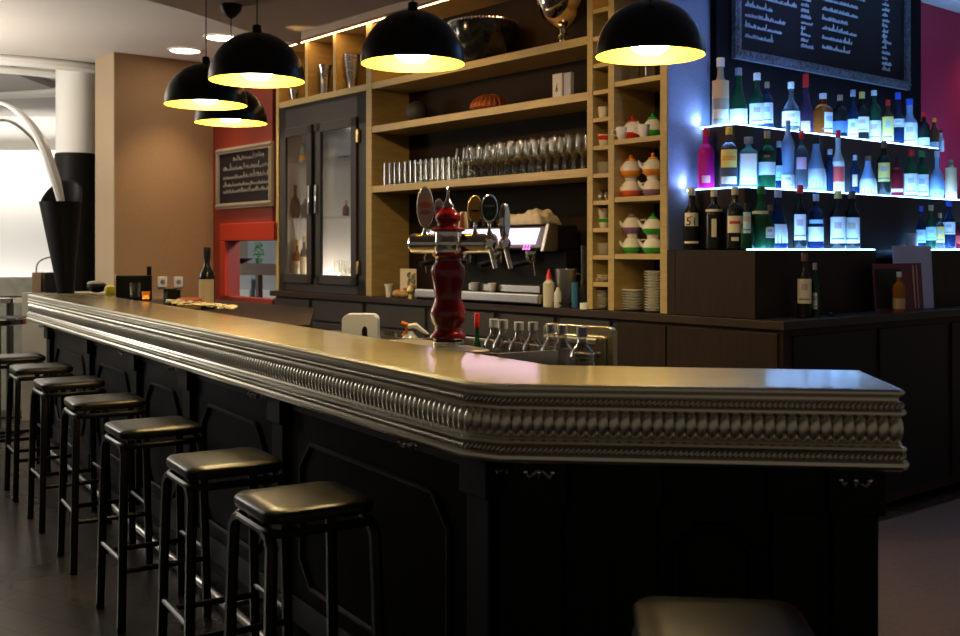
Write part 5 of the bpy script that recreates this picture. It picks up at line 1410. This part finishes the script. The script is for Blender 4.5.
wire_chair(-32, 8.9, 1.05, 'dark chair with chrome rail back at the far left behind the stools')
# ================================================================== LIGHT
def area(name, loc, rot, sx, sy, e, col, spread=PI):
    l = bpy.data.lights.new(name, 'AREA'); l.shape = 'RECTANGLE'; l.size = sx; l.size_y = sy; l.energy = e; l.color = col; l.spread = spread
    o = bpy.data.objects.new(name, l); COL.objects.link(o); o.location = loc; o.rotation_euler = rot; return o
def spot(name, loc, tgt, e, col, size=1.2, rad=.08):
    l = bpy.data.lights.new(name, 'SPOT'); l.energy = e; l.color = col; l.spot_size = size; l.spot_blend = .8; l.shadow_soft_size = rad
    o = bpy.data.objects.new(name, l); COL.objects.link(o); o.location = loc
    o.rotation_euler = (Vector(tgt) - Vector(loc)).to_track_quat('-Z', 'Y').to_euler(); return o
# bright white room on the left
area('left_room_overhead_fill', (-7.5, 9.2, CZ - .12), (0, 0, 0), 3.5, 2.0, 95, (1, .93, .82))  # unseen area light, added to bleach the white walls
area('left_room_cove_light', (-8.2, 13.3, .5), (math.radians(110), 0, 0), 6, .3, 60, (1, .96, .9))
area('left_room_upper_cove', (-8.2, 13.2, 2.4), (math.radians(120), 0, 0), 7, .2, 60, (1, .95, .88))
area('left_ceiling_fill', (-5.0, 7.9, 1.95), (PI, 0, 0), .8, .8, 75, (1, .90, .78))  # added upward light, out of view, to brighten the left ceiling
l = bpy.data.lights.new('left_room_point_fill', 'POINT'); l.energy = 115; l.color = (1, .92, .8); l.shadow_soft_size = .4
o = bpy.data.objects.new('left_room_point_fill', l); COL.objects.link(o); o.location = (-5.6, 7.8, 2.1)  # added point light without a fitting, lifts the left room and its ceiling
# kitchen
q = W(-4.9, 1.2, 2.4); area('kitchen_light', q, (0, 0, 0), .8, .6, 95, (.85, .93, 1))
# unseen warm spots aimed at the shelf wall, no fittings built
q = W(-2.6, -1.3, zl - .02); spot('shelf_wall_spot', q, W(-2.6, .2, 1.9), 75, (1, .66, .30), 1.7)
q = W(-1.0, -1.4, zl - .02); spot('shelf_wall_spot', q, W(-1.0, .2, 1.9), 70, (1, .66, .30), 1.6)
q = W(-4.2, -1.3, zl - .02); spot('shelf_wall_spot', q, W(-4.3, .2, 1.6), 30, (1, .74, .44), 1.4)
# unseen pink spot, added to wash the crimson wall
q = W(sW - .1, dEnd + .9, 2.9); spot('crimson_fill_spot', q, W(sW - .5, dEnd + .9, 1.7), 16, (1, .35, .6), 2.2, .3)
# unseen cool spot, put in to tint the blackboard blue
q = W(.5, 1.0, 3.1); spot('board_fill_spot', q, W(sW, .8, 2.9), 24, (.28, .36, 1), 1.3)
spot('pier_fill_spot', W(1.3, -.4, zl - .02), W(-.74, .16, 2.35), 42, (.42, .48, 1), .5)  # another added spot, gives the pier wallpaper its lilac-blue cast
# unseen spots added on the guest side for gleams on the bar edge
for (x, y, e) in ((-2.6, 1.6, 5), (-1.3, .2, 4)):
    spot('guest_fill_spot', (x, y, zl - .02), (x * .9, y + 1.1, 0), e * 3, (1, .80, .58), 1.3)
w = bpy.data.worlds.new('world'); sc.world = w; w.use_nodes = True
w.node_tree.nodes['Background'].inputs[0].default_value = (1, .82, .62, 1)
w.node_tree.nodes['Background'].inputs[1].default_value = .10
# ================================================================== CAMERA
cam = bpy.data.cameras.new('camera'); co = bpy.data.objects.new('camera', cam); COL.objects.link(co); sc.camera = co
co.location = (0, 0, CH); co.rotation_euler = (PI / 2, 0, 0)
cam.sensor_width = 36; cam.lens = F / 960 * 36; cam.shift_y = -(318 - HY) / 960
cam.clip_start = .05
cam.dof.use_dof = True; cam.dof.focus_distance = 4.6; cam.dof.aperture_fstop = 4.5
sc.view_settings.view_transform = 'Standard'; sc.view_settings.look = 'None'; sc.view_settings.gamma = 1
sc.view_settings.use_curve_mapping = False
sc.view_settings.exposure = 0.0
sc.cycles.use_denoising = True
sc.cycles.max_bounces = 10; sc.cycles.transparent_max_bounces = 32; sc.cycles.transmission_bounces = 8
sc.cycles.caustics_reflective = False; sc.cycles.caustics_refractive = False
sc.cycles.sample_clamp_indirect = 4.0
spot('right_floor_fill', (2.9, 3.3, zl - .02), (2.3, 4.3, 0), 40, (.95, .80, .86), 1.3)  # added without a fitting, lifts the dark carpet on the right
